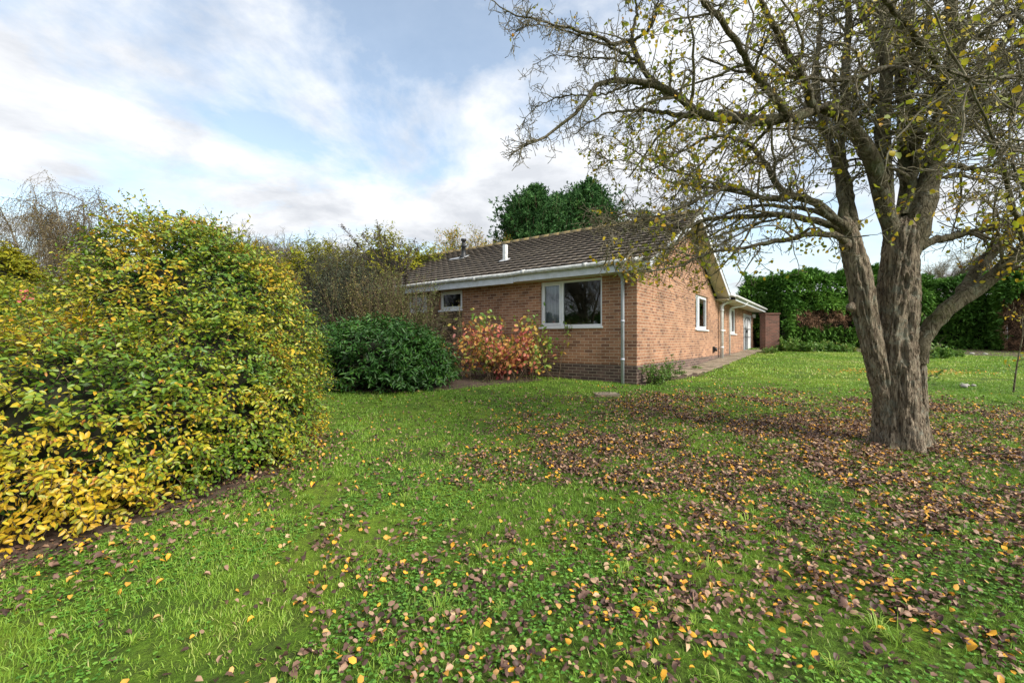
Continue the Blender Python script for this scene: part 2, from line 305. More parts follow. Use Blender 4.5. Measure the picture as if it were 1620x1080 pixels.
def bark_mat(name, stops, scale=(9, 9, 2.2), moss=.5, lichen=0.):
    m, nt, N, L, o = mat_new(name)
    p = N('ShaderNodeBsdfPrincipled'); p.inputs['Roughness'].default_value = .95; p.inputs['Specular IOR Level'].default_value = .2
    tc = N('ShaderNodeTexCoord'); mp = N('ShaderNodeMapping'); mp.inputs['Scale'].default_value = scale; L(tc.outputs['Object'], mp.inputs[0])
    n = N('ShaderNodeTexNoise'); n.inputs['Scale'].default_value = 3; n.inputs['Detail'].default_value = 9; n.inputs['Roughness'].default_value = .68; n.inputs['Distortion'].default_value = .5; L(mp.outputs[0], n.inputs[0])
    v = N('ShaderNodeTexNoise'); v.inputs['Scale'].default_value = 1.6; v.inputs['Detail'].default_value = 3; v.inputs['Roughness'].default_value = .5; v.inputs['Distortion'].default_value = .8; L(mp.outputs[0], v.inputs['Vector'])
    q = N('ShaderNodeMath'); q.operation = 'SUBTRACT'; L(v.outputs['Fac'], q.inputs[0]); q.inputs[1].default_value = .5
    q2 = N('ShaderNodeMath'); q2.operation = 'ABSOLUTE'; L(q.outputs[0], q2.inputs[0])
    rv = ramp(N, [(0, (0, 0, 0)), (.075, (1, 1, 1))]); L(q2.outputs[0], rv.inputs[0])
    h = N('ShaderNodeMath'); h.operation = 'MULTIPLY_ADD'; L(rv.outputs[0], h.inputs[0]); h.inputs[1].default_value = .22; L(n.outputs['Fac'], h.inputs[2])
    r = ramp(N, stops); L(h.outputs[0], r.inputs[0]); src = r.outputs[0]
    n2 = N('ShaderNodeTexNoise'); n2.inputs['Scale'].default_value = 3.5; n2.inputs['Detail'].default_value = 8; n2.inputs['Roughness'].default_value = .7; L(tc.outputs['Object'], n2.inputs[0])
    for amt, lo, hi, col in ((moss, .5, .68, (.085, .10, .018)), (lichen, .52, .62, (.32, .34, .28))):
        if not amt: continue
        if col[2] > .1: n2 = N('ShaderNodeTexNoise'); n2.inputs['Scale'].default_value = 7; n2.inputs['Detail'].default_value = 8; n2.inputs['Roughness'].default_value = .75; L(tc.outputs['Object'], n2.inputs[0])
        rr = ramp(N, [(lo, (0, 0, 0)), (hi, (amt,)*3)]); L(n2.outputs['Fac'], rr.inputs[0])
        mx = N('ShaderNodeMix'); mx.data_type = 'RGBA'; L(rr.outputs[0], mx.inputs[0]); L(src, mx.inputs[6]); mx.inputs[7].default_value = (*col, 1); src = mx.outputs[2]
    L(src, p.inputs['Base Color'])
    b = N('ShaderNodeBump'); b.inputs['Strength'].default_value = 1; b.inputs['Distance'].default_value = .05; L(h.outputs[0], b.inputs['Height']); L(b.outputs[0], p.inputs['Normal'])
    L(p.outputs[0], o.inputs[0]); return m
M['bark'] = bark_mat('furrowed_bark', [(.42, (.04, .03, .02)), (.56, (.185, .14, .098)), (.8, (.38, .31, .225))], scale=(15, 15, 2.6), moss=.2, lichen=.55)
M['limb'] = bark_mat('mossy_bark', [(.38, (.035, .028, .018)), (.6, (.12, .10, .062)), (.85, (.22, .19, .13))], scale=(9, 9, 4), moss=.7, lichen=.35)
M['twig'] = bark_mat('twig_bark', [(.35, (.08, .065, .042)), (.6, (.18, .155, .10)), (.85, (.33, .29, .21))], scale=(3, 3, 3), moss=.3)
M['stem'] = bark_mat('shrub_stem', [(.35, (.06, .04, .025)), (.6, (.13, .09, .055)), (.85, (.2, .15, .1))], scale=(5, 5, 3), moss=0)
M['palebark'] = bark_mat('pale_bark', [(.35, (.2, .18, .15)), (.6, (.42, .39, .34)), (.85, (.55, .52, .47))], scale=(4, 4, 2), moss=0)
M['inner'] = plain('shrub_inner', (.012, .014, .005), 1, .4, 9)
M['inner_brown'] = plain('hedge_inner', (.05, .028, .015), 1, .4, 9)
M['big_leaf'] = leaf_mat('autumn_shrub_leaf', [(0, (.04, .105, .014)), (.35, (.10, .21, .018)), (.55, (.20, .29, .02)), (.72, (.42, .40, .025)), (.88, (.66, .44, .025)), (1, (.46, .16, .025))], .28, .42, .5)
M['laurel'] = leaf_mat('glossy_green_leaf', [(0, (.014, .055, .008)), (.6, (.04, .125, .016)), (.9, (.10, .22, .03)), (1, (.24, .30, .04))], .2, .42, .4)
M['red_leaf'] = leaf_mat('red_autumn_leaf', [(0, (.14, .28, .04)), (.28, (.34, .38, .07)), (.45, (.66, .36, .08)), (.65, (.66, .22, .13)), (.85, (.58, .12, .12)), (1, (.68, .36, .30))], .3, .5)
M['tree_leaf'] = leaf_mat('yellowing_tree_leaf', [(0, (.13, .20, .02)), (.4, (.34, .36, .02)), (.7, (.62, .44, .025)), (.9, (.68, .34, .035)), (1, (.40, .16, .03))], .4, .55)
M['fallen'] = leaf_mat('fallen_leaf', [(0, (.05, .028, .021)), (.4, (.125, .068, .050)), (.62, (.25, .145, .10)), (.74, (.40, .25, .16)), (.80, (.55, .38, .22)), (.86, (.62, .32, .06)), (1, (.82, .40, .03))], .12, .55, .35)
M['grass'] = leaf_mat('grass_blade', [(0, (.09, .20, .022)), (.5, (.19, .35, .036)), (.8, (.33, .47, .058)), (1, (.54, .50, .2))], .3, .5)
M['clover'] = leaf_mat('clover_leaf', [(0, (.06, .17, .02)), (.6, (.13, .31, .035)), (1, (.23, .43, .06))], .25, .5)
M['hedge'] = leaf_mat('conifer_spray', [(0, (.03, .09, .015)), (.5, (.09, .21, .03)), (.9, (.18, .34, .05)), (1, (.28, .40, .07))], .15, .6, .2)
M['conifer'] = leaf_mat('cypress_spray', [(0, (.02, .06, .018)), (.5, (.05, .13, .035)), (.9, (.09, .20, .05)), (1, (.15, .23, .06))], .12, .6, .2)
M['deadhedge'] = leaf_mat('dead_conifer_twig', [(0, (.12, .07, .04)), (.6, (.28, .16, .095)), (1, (.42, .27, .17))], .1, .8, .1)
M['golden'] = leaf_mat('golden_spray', [(0, (.07, .11, .01)), (.4, (.22, .24, .015)), (1, (.46, .38, .02))], .25, .6, .2)
M['broom'] = leaf_mat('grey_green_needle', [(0, (.035, .05, .03)), (.6, (.075, .095, .055)), (1, (.15, .16, .09))], .15, .7, .2)
M['tan_leaf'] = leaf_mat('tan_shrub_leaf', [(0, (.07, .10, .025)), (.5, (.16, .19, .05)), (.8, (.24, .18, .07)), (1, (.34, .30, .06))], .25, .6)
M['purple_leaf'] = leaf_mat('dark_shrub_leaf', [(0, (.03, .03, .03)), (.6, (.07, .055, .05)), (1, (.14, .11, .06))], .2, .6)
M['birch_leaf'] = leaf_mat('birch_leaf', [(0, (.14, .11, .07)), (.6, (.26, .21, .10)), (1, (.38, .32, .09))], .3, .6)
M['weed'] = leaf_mat('weed_leaf', [(0, (.04, .12, .02)), (.7, (.14, .26, .04)), (.93, (.32, .35, .08)), (1, (.5, .22, .05))], .3, .5)
def lawn_mat():
    m, nt, N, L, o = mat_new('lawn')
    p = N('ShaderNodeBsdfPrincipled'); p.inputs['Roughness'].default_value = .95; p.inputs['Specular IOR Level'].default_value = .15
    tc = N('ShaderNodeTexCoord')
    def nz(s, d, r=.6):
        n = N('ShaderNodeTexNoise'); n.inputs['Scale'].default_value = s; n.inputs['Detail'].default_value = d; n.inputs['Roughness'].default_value = r; L(tc.outputs['Object'], n.inputs[0]); return n
    a = nz(.9, 6); b = nz(9, 8, .7); c = nz(60, 6, .7)
    r = ramp(N, [(.35, (.065, .12, .016)), (.5, (.11, .20, .02)), (.68, (.20, .29, .028))]); L(a.outputs['Fac'], r.inputs[0])
    r2 = ramp(N, [(.44, (0, 0, 0)), (.64, (.75, .75, .75))]); L(b.outputs['Fac'], r2.inputs[0])
    m1 = N('ShaderNodeMix'); m1.data_type = 'RGBA'; L(r2.outputs[0], m1.inputs[0]); L(r.outputs[0], m1.inputs[6]); m1.inputs[7].default_value = (.055, .058, .022, 1)
    r3 = ramp(N, [(.3, (.5, .5, .5)), (.7, (1.35, 1.35, 1.3))]); L(c.outputs['Fac'], r3.inputs[0])
    m2 = N('ShaderNodeMix'); m2.data_type = 'RGBA'; m2.blend_type = 'MULTIPLY'; m2.inputs[0].default_value = 1; L(m1.outputs[2], m2.inputs[6]); L(r3.outputs[0], m2.inputs[7])
    L(m2.outputs[2], p.inputs['Base Color'])
    bp = N('ShaderNodeBump'); bp.inputs['Strength'].default_value = 1; bp.inputs['Distance'].default_value = .03; L(c.outputs['Fac'], bp.inputs['Height']); L(bp.outputs[0], p.inputs['Normal'])
    L(p.outputs[0], o.inputs[0]); return m
M['lawn'] = lawn_mat()
# ------------------------------------------------------------------ ground
def build_ground():
    xs = np.concatenate([[-500, -120, -60, -35], np.linspace(-24, 34, 175), [50, 80, 150, 500]])
    ys = np.concatenate([[-400, -60, -20, -8], np.linspace(-4, 30, 140), [45, 80, 200, 900]])
    X, Y = np.meshgrid(xs, ys); Z = ground(X, Y); nx, ny = len(xs), len(ys)
    b = (np.arange(ny-1)[:, None]*nx+np.arange(nx-1)[None, :])
    q = np.stack([b, b+1, b+nx+1, b+nx], -1).reshape(-1, 4)
    o = mesh('lawn', np.stack([X, Y, Z], -1), [q], M['lawn'], smooth=True); tag(o, kind='structure')
build_ground()
# ------------------------------------------------------------------ house
CX, CY = 2.9, 10.13; _t = math.atan(.739); G = (math.sin(_t), math.cos(_t)); W = (-math.cos(_t), math.sin(_t))
def H(u, s, z): return (CX+W[0]*u+G[0]*s, CY+W[1]*u+G[1]*s, z)
def uf(px, off=0):                      # distance along the front wall for a picture column
    t = (px-810)/F; return (CX-G[0]*off-t*(CY-G[1]*off))/(-W[0]+t*W[1])
def sg(px, q=0):                        # distance along the gable side
    t = (px-810)/F; return (t*(CY-W[1]*q)-(CX-W[0]*q))/(G[0]-G[1]*t)
DPC = 1.0; SOF = 3.15; GL = 8.3; UL = 17.0; SE = sg(1190)
def inhouse(x, y):
    dx, dy = x-CX, y-CY; u = dx*W[0]+dy*W[1]; s = dx*G[0]+dy*G[1]; return (u > -.02) & (s > -.02) & (u < 18) & (s < 21)
def wall_grid(mb, axis, fixed, a0, a1, z0, z1, holes, rev=.11):
    pt = (lambda a, z, d=0: H(a, fixed+d, z)) if axis == 'u' else (lambda a, z, d=0: H(fixed+d, a, z))
    As = sorted({a0, a1, *[h[0] for h in holes], *[h[1] for h in holes]}); Zs = sorted({z0, z1, *[h[2] for h in holes], *[h[3] for h in holes]})
    As = [a for a in As if a0 <= a <= a1]; Zs = [z for z in Zs if z0 <= z <= z1]
    for i in range(len(As)-1):
        for j in range(len(Zs)-1):
            am, zm = (As[i]+As[i+1])/2, (Zs[j]+Zs[j+1])/2
            if any(h[0] < am < h[1] and h[2] < zm < h[3] for h in holes): continue
            a, b, c, d = As[i], As[i+1], Zs[j], Zs[j+1]
            mb.poly([pt(a, c), pt(b, c), pt(b, d), pt(a, d)], [(a, c), (b, c), (b, d), (a, d)])
    for (a, b, c, d) in holes:
        if rev:
            for (p, q) in (((a, c), (b, c)), ((b, c), (b, d)), ((b, d), (a, d)), ((a, d), (a, c))):
                mb.poly([pt(*p), pt(*q), pt(*q, rev), pt(*p, rev)], [(0, p[1]), (rev, q[1]), (rev, q[1]+.01), (0, p[1]+.01)])
def window(root, axis, fixed, a0, a1, z0, z1, mullions, curtains=(), depth=.05, open_panes=()):
    """frame set `depth` behind the wall face"""
    fr = (lambda a, d, z: H(a, fixed+d, z)) if axis == 'u' else (lambda a, d, z: H(fixed+d, a, z))
    mb = MB(); t = .055
    mb.box((a0, depth, z0), (a0+t, depth+.06, z1), fr); mb.box((a1-t, depth, z0), (a1, depth+.06, z1), fr)
    mb.box((a0+t, depth, z1-t), (a1-t, depth+.06, z1), fr); mb.box((a0+t, depth, z0), (a1-t, depth+.06, z0+t), fr)
    for m in mullions: mb.box((m-.035, depth+.002, z0+t), (m+.035, depth+.058, z1-t), fr)
    f = mb.build('window', M['white'], root)
    edges = [a0+t]+[x for m in sorted(mullions) for x in (m-.035, m+.035)]+[a1-t]
    for k in range(0, len(edges), 2):
        g = MB(); g.poly([fr(edges[k], depth+.03, z0+t), fr(edges[k+1], depth+.03, z0+t), fr(edges[k+1], depth+.03, z1-t), fr(edges[k], depth+.03, z1-t)])
        o = g.build('pane', M['glass'], f)
        if k//2 in open_panes:           # casement sash, proud of the frame
            s = MB(); e0, e1, d0 = edges[k]+.004, edges[k+1]-.004, depth-.012; ts = .045; y0, y1 = z0+t+.004, z1-t-.004
            s.box((e0, d0, y0), (e0+ts, depth+.028, y1), fr); s.box((e1-ts, d0, y0), (e1, depth+.028, y1), fr)
            s.box((e0+ts, d0, y0), (e1-ts, depth+.028, y0+ts), fr); s.box((e0+ts, d0, y1-ts), (e1-ts, depth+.028, y1), fr)
            s.build('sash', M['white'], f)
    sl = MB(); sl.box((a0-.03, -.05, z0-.045), (a1+.03, depth+.06, z0-.002), fr); sl.build('sill', M['white'], f)
    for c0, c1 in curtains:
        n = 70; A = np.linspace(c0, c1, n); D = depth+.18+.05*np.sin(A*62)+.02*np.sin(A*31); c = MB()
        for i in range(n-1):
            c.poly([fr(A[i], D[i], z0), fr(A[i+1], D[i+1], z0), fr(A[i+1], D[i+1], z1+.05), fr(A[i], D[i], z1+.05)])
        c.build('curtain', M['curtain'], f, smooth=False)
    return f
def tiles(root, u0, u1, e, r, name='roof', seed=1, step=.32, tw=.30):
    """courses of tiles from eave point e=(s,z) up to ridge point r=(s,z)"""
    ds, dz = r[0]-e[0], r[1]-e[1]; Ln = math.hypot(ds, dz); n = round(Ln/step); st = Ln/n; cs, cz = ds/Ln, dz/Ln
    ns, nz = -cz*math.copysign(1, cs)*math.copysign(1, cs), abs(cs)
    V = []; Q = []; rn = []
    def add(ua, ub, d0, d1, h0, h1, bot):
        i = len(V)
        for u in (ua, ub):
            for d, h in ((d0, h0-bot), (d1, h1-bot), (d1, h1), (d0, h0)):
                V.append(H(u, e[0]+cs*d+ns*h, e[1]+cz*d+nz*h))
        for q in ((0, 1, 2, 3), (4, 7, 6, 5), (0, 3, 7, 4), (1, 5, 6, 2), (2, 6, 7, 3), (0, 4, 5, 1)): Q.append([i+k for k in q])
        rn.extend([random.random()]*8)
    for k in range(n):
        d0 = k*st-.02; d1 = min((k+1)*st+.05, Ln); off = 0; nu = int((u1-u0)/tw)+2
        row = random.uniform(-.004, .004)
        for j in range(-1, nu):
            ua = max(u0, u0+j*tw+off+.001); ub = min(u1, u0+(j+1)*tw+off-.001)
            if ub-ua < .03: continue
            jt = random.uniform(-.0008, .001)+row*.4
            add(ua, ub, d0, d1, .078+jt, .014+jt*.3, .030)
    o = mesh(name, V, [Q], M['tile'], root, {'rnd': rn}); return o
def build_house():
    g0 = float(ground(CX, CY))
    root = thing('bungalow', (CX, CY, g0), 'long low orange brick bungalow with brown tiled pitched roof and white windows', 'house')
    w1 = (uf(952.4), uf(855.2), 1.93, 3.125); w2 = (uf(731.3), uf(695.7), 2.53, 3.125); w3 = (uf(675.8), uf(675.8)+.95, 2.53, 3.125)
    gw = (sg(1100.3), sg(1119.5), 1.95, 3.12); e1 = (sg(1139), sg(1145.6), 2.0, 3.02); e2 = (sg(1154.6), sg(1164.2), 2.0-.14, 3.02); dr = (sg(1176), sg(1189), 1.0, 2.92)
    SW = uf(731.3)-.02
    mb = MB(); wall_grid(mb, 'u', 0, 0, SW, DPC, SOF+.06, [w1]); wall_grid(mb, 'u', 0, 8.6, UL, DPC, SOF+.06, [])
    wall_grid(mb, 'u', 0, SW, 8.6, DPC, SOF+.06, [w2, w3])
    wall_grid(mb, 's', 0, 0, GL, DPC, SOF+.0, [gw]); ap = GL/2; RZ = 5.30
    mb.poly([H(0, 0, SOF), H(0, GL, SOF), H(0, ap, RZ)], [(0, SOF), (GL, SOF), (ap, RZ)])
    wall_grid(mb, 's', 0, GL, sg(1190), DPC, SOF, [e1, e2, dr])
    mb.poly([H(0, GL, DPC), H(UL, GL, DPC), H(UL, GL, SOF), H(0, GL, SOF)])
    mb.poly([H(UL, 0, DPC), H(UL, GL, DPC), H(UL, GL, SOF), H(UL, 0, SOF)]); mb.poly([H(UL, 0, SOF), H(UL, GL, SOF), H(UL, ap, RZ)])
    mb.poly([H(0, SE, DPC), H(6, SE, DPC), H(6, SE, SOF), H(0, SE, SOF)]); mb.poly([H(6, GL, DPC), H(6, SE, DPC), H(6, SE, SOF), H(6, GL, SOF)])
    mb.build('wall', M['brick'], root)
    mb = MB()
    for a in ((H(0, 0, 0), H(UL, 0, 0), 0, UL), (H(0, 0, 0), H(0, SE, 0), 0, SE)):
        p, q, c, d = a; mb.poly([(*p[:2], .2), (*q[:2], .2), (*q[:2], DPC), (*p[:2], DPC)], [(c, .2), (d, .2), (d, DPC), (c, DPC)])
    mb.build('plinth', M['plinth'], root)
    mb = MB()      # rubble stone facing, 25 mm proud, in strips round the windows
    for a, b, c, d in ((SW+.02, w2[1]+.03, .5, w2[2]-.06), (w2[1]+.03, w3[0]-.03, .5, SOF), (w3[0]-.03, 8.6, .5, w3[2]-.06)):
        mb.box((a, -.03, c), (b, -.001, d), H)
    o = mb.build('stone_cladding', M['stone'], root); o['label'] = 'tan rubble stone facing under the small window'
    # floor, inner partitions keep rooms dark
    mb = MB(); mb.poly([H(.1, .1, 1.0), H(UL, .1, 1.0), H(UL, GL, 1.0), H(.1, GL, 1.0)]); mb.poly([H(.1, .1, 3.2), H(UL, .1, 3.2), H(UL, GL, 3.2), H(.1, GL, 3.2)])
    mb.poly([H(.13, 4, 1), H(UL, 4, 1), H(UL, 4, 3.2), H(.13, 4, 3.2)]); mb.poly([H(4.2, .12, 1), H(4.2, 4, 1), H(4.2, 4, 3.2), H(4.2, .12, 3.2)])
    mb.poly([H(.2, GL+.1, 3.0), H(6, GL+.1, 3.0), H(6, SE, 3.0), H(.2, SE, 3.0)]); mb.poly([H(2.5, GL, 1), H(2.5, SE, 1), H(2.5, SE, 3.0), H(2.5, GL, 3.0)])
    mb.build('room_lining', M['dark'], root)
    f = window(root, 'u', 0, *w1, [uf(888)], [(uf(886)+.03, w1[1]), (w1[0], w1[0]+.16)], open_panes=(1,))
    f['label'] = 'wide white two light window with grey curtains'
    window(root, 'u', 0, *w2, [], open_panes=(0,)); window(root, 'u', 0, *w3, [], open_panes=(0,))
    window(root, 's', 0, *gw, [gw[0]+.34*(gw[1]-gw[0])], [(gw[0], gw[0]+.3)], open_panes=(1,)); window(root, 's', 0, *e1, [(e1[0]+e1[1])/2]); window(root, 's', 0, *e2, [e2[0]+.4*(e2[1]-e2[0])], open_panes=(1,))
    # door
    D = lambda a, d, z: H(d, a, z); a0, a1, z0, z1 = dr; mb = MB()
    mb.box((a0, .02, z0), (a0+.09, .09, z1), D); mb.box((a1-.09, .02, z0), (a1, .09, z1), D); mb.box((a0+.09, .02, z1-.09), (a1-.09, .09, z1), D)
    mb.box((a0+.09, .05, z0), (a1-.09, .085, z1-.09), D)
    n = 9
    for k in range(1, n): x = a0+.09+(a1-a0-.18)*k/n; mb.box((x-.015, .043, z0+.03), (x+.015, .0495, z1-.12), D)
    d = mb.build('door', M['white'], root); d['label'] = 'white door behind an arched black iron grille'
    mb = MB(); am = (a0+a1)/2; rw = (a1-a0)/2-.15; arc = [D(am+rw*math.cos(t), .0, z1-.75+.6*math.sin(t)) for t in np.linspace(0, math.pi, 20)]
    P = [D(am+rw, .0, z0+.05)]+arc+[D(am-rw, .0, z0+.05)]; mb.tube(P, [.014]*len(P), 6)
    for x in (z0+.75, z1-.75): mb.tube([D(am-rw, .0, x), D(am+rw, .0, x)], [.012]*2, 6)
    mb.tube([D(am, .0, z0+.05), D(am, 0, z1-.16)], [.012]*2, 6); mb.box((am-.3, -.03, z0+.95), (am-.2, .02, z0+1.1), D)
    mb.build('iron_grille', M['black'], d)
    # roof
    e = (-.42, 3.33); r = (ap, 5.46); rr = (GL+.42, 3.33)
    t = tiles(root, -.47, UL+.4, e, r); 
    V = tiles(t, -.47, UL+.4, rr, r, 'rear_tiles')
    mb = MB(); 
    for k in range(int((UL+.8)/.45)):
        a = -.48+k*.45; P = [H(a+x, ap, 5.47) for x in (0, .45)]; mb.tube(P, [.095, .089], 10)
    o = mb.build('ridge_tiles', M['lichen_ridge'], t)
    # fascia, soffit, gutter, verge
    st = uf(812, .40); mb = MB()
    mb.box((-.43, -.40, SOF), (st, -.375, 3.34), H); mb.box((st, -.41, SOF-.03), (UL+.3, -.385, 3.32), H); mb.build('fascia', M['fascia'], root)
    mb = MB(); mb.box((-.43, -.374, SOF), (UL, -.0, SOF+.012), H)
    for s0, s1, z0, z1 in ((-.374, ap, 3.17, 5.24), (GL+.40, ap, 3.17, 5.24)):      # soffit board under the rake
        mb.poly([H(-.43, s0, z0+.02), H(-.002, s0, z0+.02), H(-.002, s1, z1+.02), H(-.43, s1, z1+.02)])
    mb.box((-.43, GL, SOF-.02), (-.0, GL+.40, SOF), H); mb.build('soffit', M['soffit'], root)
    mb = MB()
    for s0, s1 in ((-.40, ap), (GL+.42, ap)):
        za, zb = 3.12, 5.22
        for du in (0,):
            pts = [(s0, za+.03), (s1, zb+.03), (s1, zb+.21), (s0, za+.21)]
            A = [H(-.455, *p) for p in pts]; B = [H(-.43, *p) for p in pts]
            mb.poly(A); mb.poly(B)
            for i in range(4): j = (i+1) % 4; mb.poly([A[i], A[j], B[j], B[i]])
    mb.build('bargeboard', M['fascia'], root)
    mb = MB(); us = np.linspace(-.30, UL+.3, 34)
    P = [H(u, -.455, 3.375-.012*math.sin(u*.9)-(.03 if u > st else 0)) for u in us]; mb.tube(P, [.058]*len(P), 12)
    for u in (1.1, 2.9, 4.6, 6.3): mb.tube([H(u-.05, -.455, 3.372-(.03 if u > st else 0)), H(u+.05, -.455, 3.372-(.03 if u > st else 0))], [.066]*2, 12)
    o = mb.build('gutter', M['gutter'], root)
    u = uf(985, .06); mb = MB()
    mb.tube([H(u, -.455, 3.36), H(u, -.44, 3.24), H(u, -.30, 3.16), H(u, -.09, 3.06), H(u, -.06, 2.98), H(u, -.06, .50)], [.045, .042, .042, .042, .042, .042], 12)
    for z in (2.9, 2.0, 1.1): mb.tube([H(u, -.06, z), H(u, -.06, z+.06)], [.049]*2, 12)
    mb.build('downpipe', M['pipe_grey'], root)
    # extension roof and eaves
    q = .62; sE = sg(1210.5, q); mb = MB()
    mb.box((-q+.0, GL+.5, SOF-.03), (-.002, sE, SOF-.01), H); mb.build('porch_soffit', M['soffit'], root)
    mb = MB(); mb.box((-q-.02, GL+.45, SOF-.05), (-q, sE, SOF+.10), H); mb.box((-q-.02, sE, SOF-.05), (0, sE+.02, SOF+.12), H); mb.build('fascia', M['fascia'], root)
    mb = MB(); mb.tube([H(-q-.07, GL+.25, 3.25), H(-q-.07, sE, 3.25)], [.055]*2, 12)
    mb.tube([H(-.455, GL+.5, 3.33), H(-.5, GL+.25, 3.28), H(-q-.07, GL+.27, 3.25)], [.05]*3, 10); mb.build('gutter', M['gutter'], root)
    mb = MB(); mb.poly([H(-q-.02, GL+.45, 3.28), H(-q-.02, sE, 3.28), H(4, sE, 4.1), H(4, GL+.45, 4.1)]); mb.poly([H(-q-.02, GL+.45, 3.24), H(-q-.02, sE, 3.24), H(4, sE, 4.06), H(4, GL+.45, 4.06)])
    mb.poly([H(-q-.02, sE, 3.24), H(4, sE, 4.06), H(4, sE, 4.1), H(-q-.02, sE, 3.28)]); mb.build('lower_roof', M['black'], root)
    s = sg(1140.5, .09); mb = MB(); gz = float(ground(*H(-.1, s, 0)[:2]))
    mb.tube([H(-.5, s+.35, 3.26), H(-.42, s+.2, 3.12), H(-.2, s+.05, 3.02), H(-.12, s, 2.9), H(-.12, s, gz)], [.05, .055, .062, .068, .068], 12)
    for z in (2.7, 1.9, 1.25): mb.tube([H(-.12, s, z), H(-.12, s, z+.08)], [.078]*2, 12)
    mb.build('downpipe', M['pipe_white'], root)
    s = sg(1154.2, .09); mb = MB(); gz = float(ground(*H(-.1, s, 0)[:2]))
    mb.tube([H(-q-.07, s+.6, 3.2), H(-q+.05, s+.55, 3.05), H(-.15, s+.08, 2.95), H(-.09, s, 2.85), H(-.09, s, gz)], [.036]*5, 10); mb.build('downpipe', M['pipe_white'], root)
    mb = MB(); s = sg(1161.5); mb.tube([H(.1, s, 3.2), H(.1, s, 3.75)], [.09, .09], 12); mb.build('vent_pipe', M['pipe_white'], root)
    mb = MB(); s = sg(1128); mb.box((-.05, s-.09, 1.12), (-.001, s+.09, 1.34), H); mb.tube([H(-.09, s+.02, 1.3), H(-.09, s+.02, 1.16)], [.05, .06], 10); mb.build('wall_vent', M['black'], root)
    mb = MB(); mb.box((-.18, SE-.15, 2.86), (-.02, SE-.02, 3.0), H); mb.tube([H(-.1, SE-.08, 2.88), H(-.1, SE-.08, 2.8)], [.06, .08], 10); mb.build('wall_light', M['white'], root)
    # roof furniture on the front slope
    def onroof(s): return e[1]+(s-e[0])/(r[0]-e[0])*(r[1]-e[1])
    s = 1.15; mb = MB(); t_ = (799-810)/F; k = uf(799, -s)
    z = onroof(s); mb.box((k-.055, s-.05, z), (k+.055, s+.07, z+.55), H); fl = mb.build('flue', M['pipe_white'], t); fl['label'] = 'short square white flue on the roof'
    mb = MB()
    pts = [H(k-.14, s-.16, onroof(s-.16)+.085), H(k+.14, s-.16, onroof(s-.16)+.085), H(k+.14, s+.1, onroof(s+.1)+.085), H(k-.14, s+.1, onroof(s+.1)+.085)]
    lo = [(p[0], p[1], p[2]-.02) for p in pts]; mb.poly(pts); mb.poly(lo); [mb.poly([pts[i], pts[(i+1) % 4], lo[(i+1) % 4], lo[i]]) for i in range(4)]
    mb.build('flashing', M['lead'], fl)
    s = 2.55; k = uf(733.5, -s); z = onroof(s); mb = MB()
    mb.tube([H(k, s, z), H(k, s, z+.12), H(k, s, z+.2), H(k, s, z+.45), H(k, s, z+.46), H(k, s, z+.50), H(k, s, z+.51), H(k, s, z+.68), H(k, s, z+.69), H(k, s, z+.76)], [.2, .11, .085, .08, .115, .115, .07, .07, .11, .11], 12)
    fl = mb.build('soil_vent', M['black'], t); fl['label'] = 'black vent stack near the ridge'
    mb = MB(); pts = [H(k-.16, s-.2, onroof(s-.2)+.085), H(k+.65, s-.16, onroof(s-.16)+.085), H(k+.65, s-.04, onroof(s-.04)+.085), H(k-.16, s+.16, onroof(s+.16)+.085)]
    lo = [(p[0], p[1], p[2]-.02) for p in pts]; mb.poly(pts); mb.poly(lo); [mb.poly([pts[i], pts[(i+1) % 4], lo[(i+1) % 4], lo[i]]) for i in range(4)]
    mb.build('flashing', M['lead'], fl)
    # television aerial beyond the ridge
    k = uf(645, -GL*.5); mb = MB(); mb.tube([H(k, ap, 5.4), H(k, ap, 6.25)], [.02]*2, 6); mb.tube([H(k-.7, ap, 6.2), H(k+.7, ap, 6.2)], [.012]*2, 6)
    for x in np.linspace(-.65, .65, 8): mb.tube([H(k+x, ap-.2, 6.2), H(k+x, ap+.2, 6.2)], [.007]*2, 5)
    mb.build('aerial', M['lead'], t)
    return root
build_house()
# garden wall beyond the house, brick pier by the hedge, step planter
def small_masonry():
    r = thing('garden_wall', H(0, SE+.4, 1.0), 'low orange brick wall running on past the white door', 'wall')
    mb = MB(); mb.box((.0, SE+.02, .8), (.22, SE+.9, 2.95), H); mb.box((.02, SE+1.5, .8), (.24, SE+4.0, 2.9), H); mb.build('brickwork', M['brick'], r)
    mb = MB(); mb.box((-.01, SE+.01, 2.95), (.25, SE+.92, 3.0), H); mb.box((.0, SE+1.49, 2.9), (.26, SE+4.02, 2.95), H); mb.build('coping', M['lead'], r)
    Y = 22.0; a = px3(1211, 553, Y); b = px3(1233, 553, Y)
    r = thing('brick_pier', (a[0]+.4, Y, float(ground(a[0], Y))), 'dark red brick garden pier half covered by the conifer hedge', 'brick pier')
    mb = MB(); mb.box((a[0], Y, .8), (b[0], Y+.5, CAMZ+(537-497)/F*Y)); mb.build('shaft', M['redbrick'], r)
    mb = MB(); zt = CAMZ+(537-497)/F*Y; mb.box((a[0]-.04, Y-.04, zt+.002), (b[0]+.04, Y+.54, zt+.07)); mb.build('cap', M['redbrick'], r)
    s0, s1 = sg(1172), sg(1189)
    r = thing('step', H(-.6, s0+.5, .95), 'grey stone doorstep in front of the white arched door', 'step')
    mb = MB(); mb.box((-1.25, s0-.3, .8), (-.01, s1+.4, 1.04), H); mb.build('tread', M['paving'], r); mb = MB(); mb.box((-1.2, s0-.25, .7), (-.02, s1+.35, .799), H); mb.build('riser', M['plinth'], r)
small_masonry()
